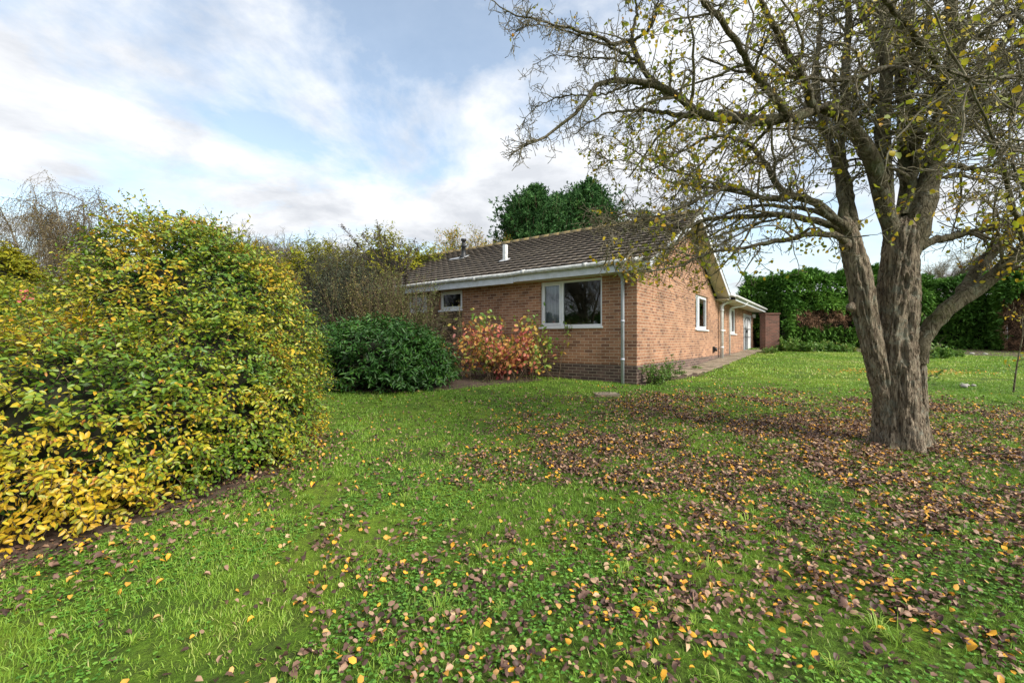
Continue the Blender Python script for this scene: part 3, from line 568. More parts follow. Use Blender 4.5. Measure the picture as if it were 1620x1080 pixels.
def build_path():
    mb = MB(); s = 1.2
    while s < 15.2:
        L = random.uniform(.45, .62)
        off = 0.03; k = 0
        wd = .72 if s > 3 else .72*(s-.2)/3
        n = 2
        for k in range(n):
            a, b = off+k*wd/n, off+(k+1)*wd/n-.02
            pts = []
            zj = random.uniform(-.008, .01)
            for (u, q) in ((-a, s), (-b, s), (-b, s+L-.02), (-a, s+L-.02)):
                x, y, _ = H(u+random.uniform(-.008, .008), q, 0); pts.append((x, y, float(ground(x, y))+.035+zj))
            mb.poly(pts); lo = [(p[0], p[1], p[2]-.06) for p in pts]
            for i in range(4): mb.poly([pts[i], pts[(i+1) % 4], lo[(i+1) % 4], lo[i]])
        s += L
    tag(mb.build('path', M['paving']), kind='structure')
    V = []; n = 60                                    # soil under the path joints and along the wall
    for i in range(n+1):
        s = .0+i*15.2/n
        for u in (-.003, -.78*min(1, .25+s/3.2)-.07*math.sin(i*1.3)):
            x, y, _ = H(u, s, 0); V.append((x, y, float(ground(x, y))+.012))
    q = [[2*i, 2*i+1, 2*i+3, 2*i+2] for i in range(n)]
    tag(mesh('soil_strip', V, [q], M['bed']), kind='structure')
    # bare earth bed under the shrubs in front of the house, and the worn patch
    for nm, pts in (('shrub_bed', [(-5.6, 10.4), (-4.4, 9.1), (-2.8, 8.85), (-1.2, 9.3), (.2, 10.15), (1.1, 10.9), (.6, 12.2), (-6, 16), (-9, 16)]),
                    ('flower_bed', [(12.6, 22.3), (15, 21.6), (19, 19.4), (22, 17.5), (30, 17.5), (30, 26), (12.6, 26)]),
                    ('shrub_litter', [(-2.3, 4.7), (-2.3, 4.0), (-2.65, 3.3), (-3.05, 2.5), (-4, 2.0), (-7, 2.0), (-7, 7), (-2.8, 6.6), (-2.3, 5.6)])):
        c = np.mean(pts, 0); V = [(*c, float(ground(*c))+.03)]; ring = 6
        P = np.array(pts); m = []
        for i in range(len(P)):
            a, b = P[i], P[(i+1) % len(P)]; m += [a*(1-t)+b*t for t in np.arange(0, 1, .125)]
        m = np.array(m); m += rng.normal(size=m.shape)*.05; n = len(m); V = []
        for k in range(ring+1):
            f = k/ring; q = c*(1-f)+m*f; z = ground(q[:, 0], q[:, 1])+.022-.04*(f > .99)
            V.append(np.stack([q[:, 0], q[:, 1], z], 1))
        V = np.concatenate(V); b = np.arange(ring)[:, None]*n+np.arange(n)[None]; b2 = np.arange(ring)[:, None]*n+((np.arange(n)+1) % n)[None]
        tag(mesh(nm, V, [np.stack([b, b2, b2+n, b+n], -1).reshape(-1, 4)], M['bed'], smooth=True), kind='structure')
build_path()
# ------------------------------------------------------------------ the old tree
def resample(P, K):
    P = np.array(P, float); n = len(P)
    ext = np.vstack([2*P[0]-P[1], P, 2*P[-1]-P[-2]]); out = []
    for i in range(n-1):
        p0, p1, p2, p3 = ext[i:i+4]
        for t in np.linspace(0, 1, 12, endpoint=(i == n-2)):
            out.append(.5*((2*p1)+(-p0+p2)*t+(2*p0-5*p1+4*p2-p3)*t*t+(-p0+3*p1-3*p2+p3)*t**3))
    out = np.array(out); d = np.concatenate([[0], np.cumsum(np.linalg.norm(np.diff(out[:, :3], axis=0), axis=1))]); q = np.linspace(0, d[-1], K)
    return np.stack([np.interp(q, d, out[:, k]) for k in range(out.shape[1])], 1), d[-1]
TY = 5.33
def limb(pts, r0, r1):
    """pts: (px, py, depth offset)"""
    P = [px3(x, y, TY+dy) for x, y, dy in pts]; return P, r0, r1
LIMBS = [
 # long left limb with its forks
 limb([(1415,385,0),(1402,333,0),(1387,278,-.1),(1366,232,-.15),(1328,183,-.2),(1290,178,-.25),(1254,189,-.3),(1180,194,-.3),(1105,185,-.4),(1058,152,-.5),(994,135,-.6),(947,137,-.7),(920,170,-.75),(880,205,-.8),(830,232,-.85),(806,246,-.9)], .10, .006),
 limb([(1105,185,-.4),(1050,180,-.2),(1000,175,-.1),(960,180,0),(930,195,0),(912,212,.1)], .035, .006),
 limb([(1058,152,-.5),(1025,115,-.6),(1008,85,-.6),(1000,60,-.6),(975,66,-.6),(930,47,-.65),(880,35,-.7),(838,26,-.7),(806,20,-.75),(770,-4,-.8)], .035, .005),
 limb([(1000,60,-.6),(1003,40,-.6),(1008,15,-.6),(1000,-25,-.6)], .018, .008), limb([(1003,64,-.6),(1025,47,-.7),(1038,20,-.8),(1042,-20,-.9)], .018, .008),
 limb([(1012,98,-.6),(975,80,-.4),(940,66,-.3),(900,50,-.25),(850,40,-.2),(814,52,-.2)], .02, .004),
 limb([(1012,98,-.6),(970,96,-.3),(920,92,-.2),(875,88,-.1),(846,102,0)], .016, .004),
 limb([(994,135,-.6),(950,150,-.3),(905,152,-.1),(870,160,0),(838,180,.1),(822,204,.1)], .014, .004),
 limb([(1254,189,-.3),(1200,120,-.6),(1160,60,-.8),(1120,10,-1),(1080,-40,-1.2)], .05, .02),
 limb([(1290,178,-.25),(1270,120,-.5),(1230,60,-.7),(1200,0,-.9),(1190,-60,-1)], .05, .02),
 # central leaders
 limb([(1414,380,.05),(1405,330,.05),(1399,260,.1),(1398,185,.1),(1402,130,.1),(1400,60,.1),(1395,-10,.1),(1388,-120,.1)], .095, .045),
 limb([(1425,385,.1),(1430,345,.1),(1434,300,.15),(1432,240,.2),(1428,185,.2),(1424,120,.25),(1432,40,.3),(1440,-60,.3)], .085, .04),
 limb([(1434,400,-.02),(1448,360,-.05),(1461,320,-.05),(1477,259,-.05),(1491,190,-.1),(1501,140,-.15),(1507,95,-.2),(1513,55,-.2),(1503,5,-.3),(1515,-60,-.4)], .14, .04),
 limb([(1430,340,0),(1452,270,0),(1450,215,-.05),(1455,165,-.1),(1487,137,-.2)], .06, .03),
 limb([(1447,215,0),(1440,150,.1),(1462,80,.1),(1474,10,.1),(1480,-60,.1)], .04, .02),
 limb([(1398,290,0),(1370,250,.2),(1345,190,.4),(1338,130,.5),(1345,60,.6),(1340,-30,.7)], .075, .03),
 limb([(1402,130,.1),(1385,80,.3),(1365,30,.5),(1350,-30,.7)], .05, .02),
 limb([(1487,137,-.1),(1440,95,-.1),(1400,110,-.2),(1350,125,-.3),(1290,125,-.35),(1230,118,-.4),(1180,118,-.4),(1110,90,-.5)], .045, .01),
 # left stem leaders
 limb([(1350,385,0),(1335,345,.1),(1326,290,.25),(1312,225,.4),(1298,180,.5),(1292,110,.6),(1300,30,.7),(1290,-40,.8)], .065, .02),
 limb([(1352,365,.05),(1340,310,.2),(1330,250,.35),(1322,190,.5),(1318,120,.6)], .06, .02),
 limb([(1348,375,0),(1320,345,-.1),(1285,318,-.2),(1240,305,-.3),(1215,262,-.3),(1185,225,-.4),(1130,215,-.5),(1080,240,-.5),(1030,270,-.5)], .055, .008),
 limb([(1320,345,-.1),(1275,312,-.3),(1220,315,-.4),(1150,300,-.5),(1075,330,-.6),(1000,360,-.6),(960,390,-.7)], .04, .006),
 limb([(1348,372,0),(1300,352,.1),(1240,344,.2),(1180,345,.3),(1125,349,.4),(1078,363,.5),(1025,350,.6),(987,337,.7),(940,360,.8)], .05, .006),
 limb([(1350,385,0),(1300,372,-.3),(1240,385,-.5),(1177,397,-.7),(1127,402,-.8),(1075,420,-.9),(1010,432,-1)], .042, .006),
 limb([(1345,380,.1),(1300,340,.5),(1240,330,.9),(1170,330,1.2),(1110,360,1.3),(1060,390,1.4),(1000,400,1.5)], .04, .006),
 limb([(1113,330,-.6),(1085,360,-.7),(1060,388,-.7),(1000,398,-.8),(940,425,-.9)], .02, .004),
 limb([(1200,312,.2),(1120,300,.3),(1050,290,.4),(1000,260,.5),(960,250,.5),(930,235,.5)], .022, .004),
 limb([(1160,300,.6),(1090,280,.7),(1020,250,.7),(960,215,.7),(925,225,.8)], .022, .004),
 # right side: low leaning limb and its fork
 limb([(1452,575,-.0),(1454,550,-.02),(1462,528,-.05),(1482,505,-.1),(1510,481,-.15),(1551,449,-.2),(1589,421,-.3),(1622,386,-.4),(1680,320,-.5),(1730,220,-.6)], .098, .05),
 limb([(1524,468,-.15),(1540,440,-.1),(1556,415,-.05),(1592,380,0),(1640,330,.1),(1680,240,.2)], .07, .035),
 limb([(1455,392,0),(1480,378,0),(1506,374,0),(1560,362,0),(1617,352,0),(1680,350,0)], .05, .03),
 limb([(1483,262,0),(1515,263,-.1),(1550,270,-.2),(1587,274,-.3),(1650,290,-.4)], .035, .015),
 limb([(1495,180,-.1),(1540,140,-.4),(1580,80,-.7),(1610,20,-1),(1640,-60,-1.2)], .05, .02),
 limb([(1503,130,-.1),(1560,125,-.8),(1610,122,-1.4),(1680,110,-1.8)], .03, .012),
 limb([(1503,130,-.1),(1580,90,-1.0),(1660,60,-1.9),(1650,110,-2.5),(1570,125,-2.9),(1500,112,-3.1)], .03, .006),
 limb([(1495,180,-.1),(1570,150,-1.2),(1640,200,-2.2),(1600,240,-2.7),(1560,180,-2.9),(1530,120,-3.0)], .03, .005),
 limb([(1545,60,-.6),(1600,20,-1.6),(1640,80,-2.4),(1600,190,-2.8),(1620,300,-2.9)], .025, .005),
 limb([(1510,60,-.2),(1560,20,.2),(1620,-40,.4)], .04, .02), limb([(1480,240,.1),(1530,190,.6),(1590,170,1),(1660,150,1.3)], .04, .015),
 limb([(1500,140,-.2),(1450,60,-.9),(1400,0,-1.6),(1340,-80,-2.2)], .045, .015), limb([(1620,386,-.4),(1600,300,-1),(1570,220,-1.5),(1540,150,-1.9),(1500,80,-2.2)], .03, .008),
]
def build_tree():
    base = np.array([*px3(1424, 700, TY)[:2], 0.]); base[2] = float(ground(base[0], base[1]))
    root = thing('old_tree', base, 'big gnarled half bare tree with several mossy stems and sparse yellow leaves on the lawn', 'tree')
    # trunk stems
    acc = Acc()
    stems = [([(1424, 722, 0, .285), (1424, 706, 0, .275), (1423, 685, 0, .262), (1421, 650, 0, .25), (1418, 600, 0, .245), (1416, 540, 0, .25), (1420, 480, 0, .25), (1423, 420, 0, .21), (1425, 388, 0, .20), (1428, 366, 0, .185), (1430, 352, 0, .13), (1432, 342, 0, .03)], 110),
             ([(1416, 700, .02, .12), (1406, 655, .0, .13), (1395, 610, -.03, .13), (1384, 560, -.05, .14), (1374, 520, -.05, .15), (1366, 480, -.05, .155), (1359, 440, -.02, .165), (1352, 405, 0, .155), (1344, 375, .02, .14), (1338, 352, .02, .09), (1336, 342, .02, .02)], 70),
             ([(1458, 716, .08, .12), (1456, 680, .06, .11), (1457, 640, .03, .09), (1455, 590, 0, .08), (1455, 545, -.02, .09), (1462, 525, -.05, .10)], 32)]
    for pts, S in stems:
        P4 = [np.append(px3(x, y, TY+d), r*(.90 if S > 100 else .80)) for x, y, d, r in pts]; Q, Ln = resample(P4, 220); P = Q[None, :, :3]; rr = Q[None, :, 3]
        V, Fq = tube_arrays(P, rr, S); V = V.reshape(220, S, 3); c = Q[:, None, :3]; dirn = nrm(V-c)
        rad = rr[0][:, None]
        co = np.concatenate([dirn[..., :2]*rad[..., None]*26, (np.broadcast_to(c[..., 2:], (220, S, 1)))*2.6], -1)
        rid = 1-np.abs(2*fbm(co+3*vnoise(co*.35, 4)[..., None], 5, 4)-1)
        big = fbm(co*.22, 8, 2)-.5
        co2 = co.copy(); co2[..., 2] *= 2.2
        fl = np.clip((c[..., 2]-base[2])/.35, 0, 1); ang = np.arctan2(dirn[..., 1], dirn[..., 0])
        flare = (1-fl)**2*(.03+.035*np.cos(ang*5+1)+.02*np.cos(ang*3))
        disp = (rid-.92)*.12*np.minimum(1, rad/.2)+big*.10*rad/.25+flare+(fbm(co2*1.8, 9, 2)-.5)*.02
        V = V+dirn*disp[..., None]
        acc.add(V.reshape(-1, 3), Fq)
    # knots and burrs
    for x, y, d, r in ((1347, 486, -.1, .05), (1338, 388, -.02, .07), (1440, 480, -.1, .04)):
        c = px3(x, y, TY+d); n = 14; th, ph = np.meshgrid(np.linspace(0, math.pi, 10), np.arange(n)*2*math.pi/n, indexing='ij')
        D = np.stack([np.sin(th)*np.cos(ph), np.sin(th)*np.sin(ph), np.cos(th)], -1); V = c+D*r*(1+1.1*(fbm(D*3+x, 3, 3)-.5))[..., None]
        b = np.arange(9)[:, None]*n+np.arange(n)[None]; b2 = np.arange(9)[:, None]*n+((np.arange(n)+1) % n)[None]
        acc.add(V.reshape(-1, 3), np.stack([b, b2, b2+n, b+n], -1).reshape(-1, 4))
    tr = acc.build('trunk', M['bark'], root, smooth=True)
    # limbs
    K = 30; A = []; Rr = []; Ln = []
    for P, r0, r1 in LIMBS:
        q, l = resample(P, K); A.append(q); Ln.append(l); Rr.append(r1+(r0-r1)*(1-np.linspace(0, 1, K))**(1.0 if r0 > .07 else 1.25))
    A = np.array(A); Rr = np.array(Rr); Ln = np.array(Ln)
    w = np.cumsum(rng.normal(size=A.shape)*.006, axis=1); w -= np.linspace(0, 1, K)[None, :, None]*w[:, -1:, :]; A = A+w*np.minimum(1, Ln/2)[:, None, None]
    A[:, 1:-1] += rng.normal(size=A[:, 1:-1].shape)*.006
    for i in range(len(A)):
        a = Acc(); V, Q = tube_arrays(A[i:i+1], Rr[i:i+1], 12); V = V.reshape(K, 12, 3); c = A[i][:, None]
        V = c+(V-c)*(1+.35*(fbm(V*9, 3, 2)-.5))[..., None]; a.add(V.reshape(-1, 3), Q); a.build('limb', M['limb'], root, smooth=True)
    # branches
    twg = Acc(); tw_tips = []
    n1 = np.maximum(3, (Ln*5.5).astype(int)); st, d, rr, t, idx = child(A, Rr, n1, .22, 1., (30, 75), .15)
    pl = np.clip((px_of(st)[:, 0]-850)/230, .22, 1); L1 = rng.uniform(.35, 1.35, len(st))*(1.1-.45*t)*pl; P1 = grow(st, d, L1, 9, .20, -.02); R1 = taper(np.clip(rr*.5, .007, .022), 9, .3)
    keep = ok(P1) & ((P1[:, 0, 1] > 3.7) | (rng.random(len(P1)) < .45)); P1, R1 = P1[keep], R1[keep]; twg.tubes(P1, R1, 5)
    st, d, rr, t, idx = child(P1, R1, np.where(px_of(P1[:, 0])[:, 0] < 980, 3, 6), .12, 1., (30, 80)); L2 = rng.uniform(.18, .62, len(st))*np.clip((px_of(st)[:, 0]-850)/200, .4, 1); P2 = grow(st, d, L2, 7, .24, -.05); R2 = taper(np.clip(rr*.6, .0034, .0085), 7, .45)
    st, d, rr, t, idx = child(A, Rr, (Ln*11).astype(int), .25, 1., (40, 90)); L2b = rng.uniform(.12, .5, len(st))*np.clip((px_of(st)[:, 0]-850)/200, .35, 1); P2b = grow(st, d, L2b, 7, .25, -.03); R2b = taper(np.full(len(st), .0055), 7, .45)
    P2 = np.concatenate([P2, P2b]); R2 = np.concatenate([R2, R2b]); k = ok(P2) & ((P2[:, 0, 1] > 3.5) | (rng.random(len(P2)) < .6)); P2, R2 = P2[k], R2[k]; twg.tubes(P2, R2, 4)
    st, d, rr, t, idx = child(P2, R2, 5, .05, 1., (40, 90)); P3 = grow(st, d, rng.uniform(.03, .15, len(st)), 4, .3, -.02); R3 = taper(np.full(len(st), .0030), 4, .9); R3[:, -1] *= 1.5
    k = ok(P3); P3, R3 = P3[k], R3[k]; twg.tubes(P3, R3, 3)
    twg.build('twigs', M['twig'], root)
    print('twigs', len(P1), len(P2), len(P3))
    # sparse leaves near spur ends; more where the photo keeps them
    tip = P3[:, -1]; u = px_of(tip); f = fbm(tip*2.1, 21, 3)
    p = np.clip((f-.42)*4.2, 0.03, .8)
    left = np.clip((1030-u[:, 0])/130, 0, 1); p = p*(1-.97*left)
    p *= np.where(u[:, 1] > 330, 1.3, .8)
    clump = ((u[:, 0]-1085)**2/115**2+(u[:, 1]-420)**2/32**2) < 1
    p = np.where(clump & (tip[:, 1] < 6.5), .42, np.where((u[:, 0] < 1180) & (u[:, 1] > 300), p*.5, p)); p = np.where(u[:, 0] > 1480, p*.7, p)
    sel = rng.random(len(tip)) < p; tp = tip[sel]; rep = np.repeat(np.arange(len(tp)), rng.integers(1, 4, len(tp))); tp = tp[rep]+rng.normal(size=(len(rep), 3))*.02
    n = len(tp); d = rng.normal(size=(n, 3)); d[:, 2] -= .6; nm = rng.normal(size=(n, 3)); nm[:, 2] += .6
    la = Acc(); L = rng.uniform(.030, .056, n); leaves(la, tp, d, nm, L, L*.85, np.clip(rng.random(n)*.6+.4*rng.random(n)*fbm(tp*.8, 9, 2)*1.4, 0, 1), 6)
    la.build('foliage', M['tree_leaf'], root); print('tree leaves', n)
def px_of(P):
    y = np.maximum(P[..., 1], .3); return np.stack([810+F*P[..., 0]/y, 537-F*(P[..., 2]-CAMZ)/y], -1)
def ok(P):
    """keep the crown off the camera and out of the house, and no lower than its skirt"""
    e = P[:, -1]; base = np.array([4.75, 5.3]); r = np.hypot(e[:, 0]-base[0], e[:, 1]-base[1]); zmin = 2.25+.0*r
    return (e[:, 1] > 1.3) & (e[:, 2] > np.where(r > .6, 2.15, 2.6)) & (P[:, 0, 2] > 2.2) 
build_tree()
# ------------------------------------------------------------------ shrubs
def blob(ells, seed, squash=.86, mat='inner', name='branches_or_core', parent=None):
    """solid dark core added to block the view through the foliage"""
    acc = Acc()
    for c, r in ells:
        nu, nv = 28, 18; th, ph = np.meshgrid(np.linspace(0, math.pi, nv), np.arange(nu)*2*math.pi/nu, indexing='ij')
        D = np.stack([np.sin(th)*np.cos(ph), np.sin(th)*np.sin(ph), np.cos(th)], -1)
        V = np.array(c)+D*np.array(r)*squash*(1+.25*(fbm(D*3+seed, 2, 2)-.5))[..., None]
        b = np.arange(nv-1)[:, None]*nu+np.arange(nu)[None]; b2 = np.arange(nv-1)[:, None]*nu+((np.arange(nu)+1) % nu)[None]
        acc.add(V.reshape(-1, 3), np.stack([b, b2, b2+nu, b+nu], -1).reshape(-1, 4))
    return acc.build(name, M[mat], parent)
def surf(ells, n, rough=.16, seed=0, zlo=.0):
    ar = np.array([(r[0]*r[1]*r[2])**(2/3) for c, r in ells]); cnt = (n*ar/ar.sum()).astype(int)+1; P = []; Nn = []
    for (c, r), m in zip(ells, cnt):
        D = rsphere(m); D = D[D[:, 2] > -.75]; c = np.array(c); r = np.array(r)
        p = c+D*r*(1+rough*2*(fbm(D*2.3+seed+c, 7, 3)-.5))[:, None]; nn = nrm(D/r); keep = p[:, 2] > ground(p[:, 0], p[:, 1])+zlo
        for c2, r2 in ells:
            if c2 is c or np.allclose(c2, c): continue
            keep &= (((p-np.array(c2))/np.array(r2))**2).sum(1) > .85
        P.append(p[keep]); Nn.append(nn[keep])
    return np.concatenate(P), np.concatenate(Nn)
def leafy(root, ells, nsh, mat, L=(.05, .08), asp=.5, shoot=(.2, .45), nleaf=12, droop=-.10, up=.35, kind=6, rfun=None, seed=0, stem='stem', rough=.16, core=.86, innr='inner', spread=.5, stemr=.003, inward=.25, wander=.16):
    P, Nn = surf(ells, nsh, rough, seed); n = len(P)
    d = Nn*.8+rng.normal(size=(n, 3))*spread; d[:, 2] += up; d = nrm(d)
    Ls = rng.uniform(*shoot, n); st = P-Nn*inward*Ls[:, None]; K = 7; S = grow(st, d, Ls, K, wander, droop)
    a = Acc(); a.tubes(S, taper(np.full(n, stemr), K, .5), 3)
    la = Acc(); ts = np.linspace(.12, 1, nleaf); f = ts*(K-1); i = np.minimum(f.astype(int), K-2); f = f-i
    pos = S[:, i]*(1-f[None, :, None])+S[:, i+1]*f[None, :, None]; tg = nrm(S[:, i+1]-S[:, i])
    alt = np.where(np.arange(nleaf) % 2, 1., -1.)[None, :, None]
    upv = nrm(Nn*.6+np.array([0, 0, .8])+rng.normal(size=Nn.shape)*.25)[:, None, :]
    side = nrm(np.cross(tg, upv)); dl = tg*.45+side*alt*.8+rng.normal(size=tg.shape)*.32; dl[..., 2] -= .12
    nm = upv+rng.normal(size=tg.shape)*.42
    m = n*nleaf; pos = pos.reshape(m, 3)+rng.normal(size=(m, 3))*.008; Lf = rng.uniform(L[0], L[1], m)*np.tile(np.where(ts > .85, .75, 1), n)
    rv = rfun(pos, np.repeat(rng.random(n), nleaf)) if rfun else rng.random(m)
    leaves(la, pos, dl.reshape(m, 3), nm.reshape(m, 3), Lf, Lf*asp*rng.uniform(.8, 1.15, m), np.clip(rv, 0, 1), kind)
    if core: blob(ells, seed, core, innr, 'branches_or_core', root)
    P, Nn = surf(ells, int(nsh*3.2), rough, seed); c0 = np.mean([c for c, r in ells], 0); P = P-Nn*rng.uniform(.10, .30, (len(P), 1))*min(e[1][0] for e in ells[:1]); n5 = len(P)
    L5 = rng.uniform(L[0], L[1], n5)*1.2; dd = rsphere(n5); dd[:, 2] -= .3; leaves(la, P, dd, Nn+rsphere(n5)*.8, L5, L5*max(asp, .3), rng.random(n5)*.3, 4)
    a.build('stems', M[stem], root); la.build('foliage', M[mat], root); return n
# the large autumn shrub on the left
def build_big_bush():
    E = [((-3.95, 5.35, .95), (1.36, 1.45, 2.2)), ((-3.95, 3.85, .75), (1.35, 1.15, 1.05)), ((-2.75, 4.9, .62), (.5, .55, .55)), ((-5.3, 4.9, .8), (.95, 1.0, .95)), ((-3.25, 4.5, .9), (.92, .8, 1.1)), ((-5.2, 3.6, .55), (1.2, 1.1, .85))]
    root = thing('autumn_shrub', (-4.0, 5.0, .28), 'huge rounded arching shrub turning from green to yellow, filling the left foreground', 'bush')
    def rf(p, s):
        q = fbm(p*2.3, 31, 4); u = px_of(p); y = q*1.05-.22+rng.random(len(p))*.34+s*.22
        lowleft = np.clip((300-u[:, 0])/280, 0, 1)*np.clip((u[:, 1]-520)/130, 0, 1)
        right = np.clip((u[:, 0]-400)/100, 0, 1)*.03; topd = np.clip((460-u[:, 1])/120, 0, 1)*.06
        y = np.minimum(y+lowleft*.17+right, .90); y = np.where(rng.random(len(p)) < .035, rng.uniform(.85, 1, len(p)), y); return y
    leafy(root, E, 13500, 'big_leaf', (.030, .062), .52, (.24, .52), 15, -.13, .40, 8, rf, 3, inward=.5, core=.75, stemr=.0035, rough=.19)
    # long whips standing out of the outline
    P, Nn = surf(E, 420, .19, 3); k = (Nn[:, 2] > .25); P, Nn = P[k], Nn[k]; n = len(P)
    S = grow(P-Nn*.1, nrm(Nn+rng.normal(size=(n, 3))*.5+np.array([0, 0, .5])), rng.uniform(.25, .55, n), 8, .12, -.12)
    a = Acc(); a.tubes(S, taper(np.full(n, .0035), 8, .5), 4); a.build('arching_shoots', M['stem'], root)
    la = Acc()
    for t in range(1, 8):
        for sgn in (-1, 1):
            pos = S[:, t]; tg = nrm(S[:, t]-S[:, t-1]); side = nrm(np.cross(tg, rsphere(n))); d = tg*.5+side*.7
            L = rng.uniform(.03, .055, n); leaves(la, pos, d, rsphere(n)+np.array([0, 0, .7]), L, L*.5, np.clip(rf(pos, rng.random(n))-.05, 0, 1), 6)
    la.build('shoot_leaves', M['big_leaf'], root)
build_big_bush()
def rnoise(s, k, a=.5, b=.6): return lambda p, q: fbm(p*s, k, 2)*a+rng.random(len(p))*b-.05
def shrubs():
    r = thing('laurel', (-2.8, 9.9, .55), 'dense rounded evergreen shrub with glossy dark green leaves beside the red shrub', 'bush')
    leafy(r, [((-3.05, 9.95, .95), (1.42, 1.1, .98)), ((-3.9, 10.0, .8), (.85, .8, .85)), ((-2.05, 9.95, .72), (.65, .7, .68))], 2700, 'laurel', (.08, .15), .34, (.25, .55), 12, -.03, .6, 6, rnoise(1.5, 4, .5, .6), 5, core=.74, rough=.24)
    r = thing('red_shrub', (0, 10.9, .6), 'loose shrub with pink red and orange autumn leaves under the front windows', 'bush')
    # multi-stemmed: stems fan from the base
    n = 90; st = np.array([-.22, 11.0, .6])+rng.normal(size=(n, 3))*np.array([.45, .3, 0]); a = rng.uniform(0, 2*math.pi, n); tl = rng.uniform(.1, .95, n)
    d = np.stack([np.cos(a)*tl*.95, np.sin(a)*tl*.9, np.full(n, .95)], 1); S = grow(st, d, rng.uniform(.8, 1.75, n), 9, .10, -.02); ac = Acc(); ac.tubes(S, taper(np.full(n, .011), 9, .35), 4)
    s2, d2, rr, t, _ = child(S, taper(np.full(n, .011), 9, .35), 7, .2, 1, (25, 60)); S2 = grow(s2, d2, rng.uniform(.15, .45, len(s2)), 6, .15, -.03); ac.tubes(S2, taper(np.full(len(s2), .004), 6, .5), 3); ac.build('stems', M['stem'], r)
    la = Acc(); pos = np.repeat(S2.reshape(-1, 3), 2, 0); pos = pos[rng.random(len(pos)) < .34]; m = len(pos); pos = pos+rng.normal(size=(m, 3))*.04
    d = rng.normal(size=(m, 3)); d[:, 2] -= .7; nm = rng.normal(size=(m, 3))+np.array([0, -.5, .7]); L = rng.uniform(.07, .13, m)
    u = px_of(pos); rv = fbm(pos*1.6, 77, 2)*.9+rng.random(m)*.55-.2-np.clip((u[:, 0]-830)/60, 0, .35)-np.clip((520-u[:, 1])/60, 0, .35); leaves(la, pos, d, nm, L, L*.66, np.clip(rv, 0, 1), 8); la.build('foliage', M['red_leaf'], r)
    # grey-green broom
    r = thing('broom_shrub', (-4.9, 12.6, .65), 'dark grey green wispy shrub behind the glossy evergreen bush', 'bush')
    leafy(r, [((-4.85, 12.6, 2.2), (1.25, 1.0, 1.75)), ((-5.6, 12.4, 1.6), (1.0, .9, 1.3)), ((-4.0, 12.4, 1.7), (.9, .8, 1.3))], 3600, 'broom', (.06, .12), .12, (.35, .7), 14, .02, .7, 4, rnoise(1., 14, .5, .6), 8, core=.8, spread=.4, stemr=.004)
    r = thing('tan_shrub', (-3.0, 11.7, .6), 'straggly tan and olive shrub standing against the left end of the house front', 'bush')
    n = 260; st = np.array([-3.45, 11.9, .6])+rng.normal(size=(n, 3))*np.array([.6, .35, 0]); a = rng.uniform(0, 2*math.pi, n); tl = rng.uniform(.0, .26, n)
    d = np.stack([np.cos(a)*tl, np.sin(a)*tl*.8, np.ones(n)], 1); Ls = rng.uniform(1.5, 2.9, n); S = grow(st, d, Ls, 12, .06, .0); ac = Acc(); ac.tubes(S, taper(np.full(n, .011), 12, .3), 4)
    s2, d2, rr, t, _ = child(S, taper(np.full(n, .011), 12, .3), 10, .3, 1, (15, 50), .3); S2 = grow(s2, d2, rng.uniform(.15, .5, len(s2)), 6, .12, .02); ac.tubes(S2, taper(np.full(len(s2), .004), 6, .5), 3); ac.build('stems', M['stem'], r)
    la = Acc(); pos = np.repeat(S2.reshape(-1, 3), 2, 0); pos = pos[rng.random(len(pos)) < .75]; m = len(pos); pos = pos+rng.normal(size=(m, 3))*.03; L = rng.uniform(.025, .055, m)
    leaves(la, pos, rsphere(m), rsphere(m), L, L*.5, np.clip(fbm(pos, 51, 2)*.8+rng.random(m)*.5-.15, 0, 1), 4); la.build('foliage', M['tan_leaf'], r)
    r = thing('tall_stemmed_shrub', (-3.3, 12.9, .65), 'dark shrub whose long leafy wands rise above the tan bush against the sky', 'bush')
    Y = 12.9; ac = Acc(); la = Acc()
    for (bx, by, tx, ty) in ((600, 440, 541, 360), (604, 440, 560, 395), (612, 440, 573, 372), (612, 440, 597, 355), (622, 440, 607, 372), (628, 440, 621, 378), (632, 440, 655, 380), (640, 450, 662, 392), (630, 450, 636, 385), (616, 450, 588, 375), (595, 455, 552, 386), (640, 470, 650, 396)):
        a, b = px3(bx, by, Y), px3(tx, ty, Y+random.uniform(-.5, .5)); low = np.array([-3.3+random.uniform(-.4, .4), 12.9, .6]); P, Ln = resample([low, a, b], 14); S = P[None]; S = S+np.cumsum(rng.normal(size=S.shape)*.012, 1)
        ac.tubes(S, taper(np.array([.016]), 14, .3), 4); s2, d2, rr, t, _ = child(S, taper(np.array([.016]), 14, .3), 60, .45, 1, (15, 45), .3); S2 = grow(s2, d2, rng.uniform(.06, .22, len(s2)), 4, .1, .03); ac.tubes(S2, taper(np.full(len(s2), .004), 4, .5), 3)
        pos = np.repeat(S2.reshape(-1, 3), 2, 0)+rng.normal(size=(len(s2)*8, 3))*.02; m = len(pos); L = rng.uniform(.03, .06, m); leaves(la, pos, rsphere(m)+np.array([0, 0, .5]), rsphere(m), L, L*.5, rng.random(m), 4)
    ac.build('stems', M['stem'], r); la.build('foliage', M['purple_leaf'], r)
    r = thing('golden_conifer', (-6.3, 17.5, .8), 'wide golden yellow conifer with drooping sprays behind the dark shrubs', 'tree')
    leafy(r, [((-7.6, 17.4, 2.7), (1.9, 1.5, 2.55)), ((-5.4, 17.8, 3.1), (1.7, 1.4, 2.6)), ((-3.9, 18.6, 3.0), (1.2, 1.2, 2.4))], 2600, 'golden', (.10, .2), .3, (.5, 1.0), 14, -.10, .25, 4, rnoise(.8, 3, .6, .5), 2, core=.85)
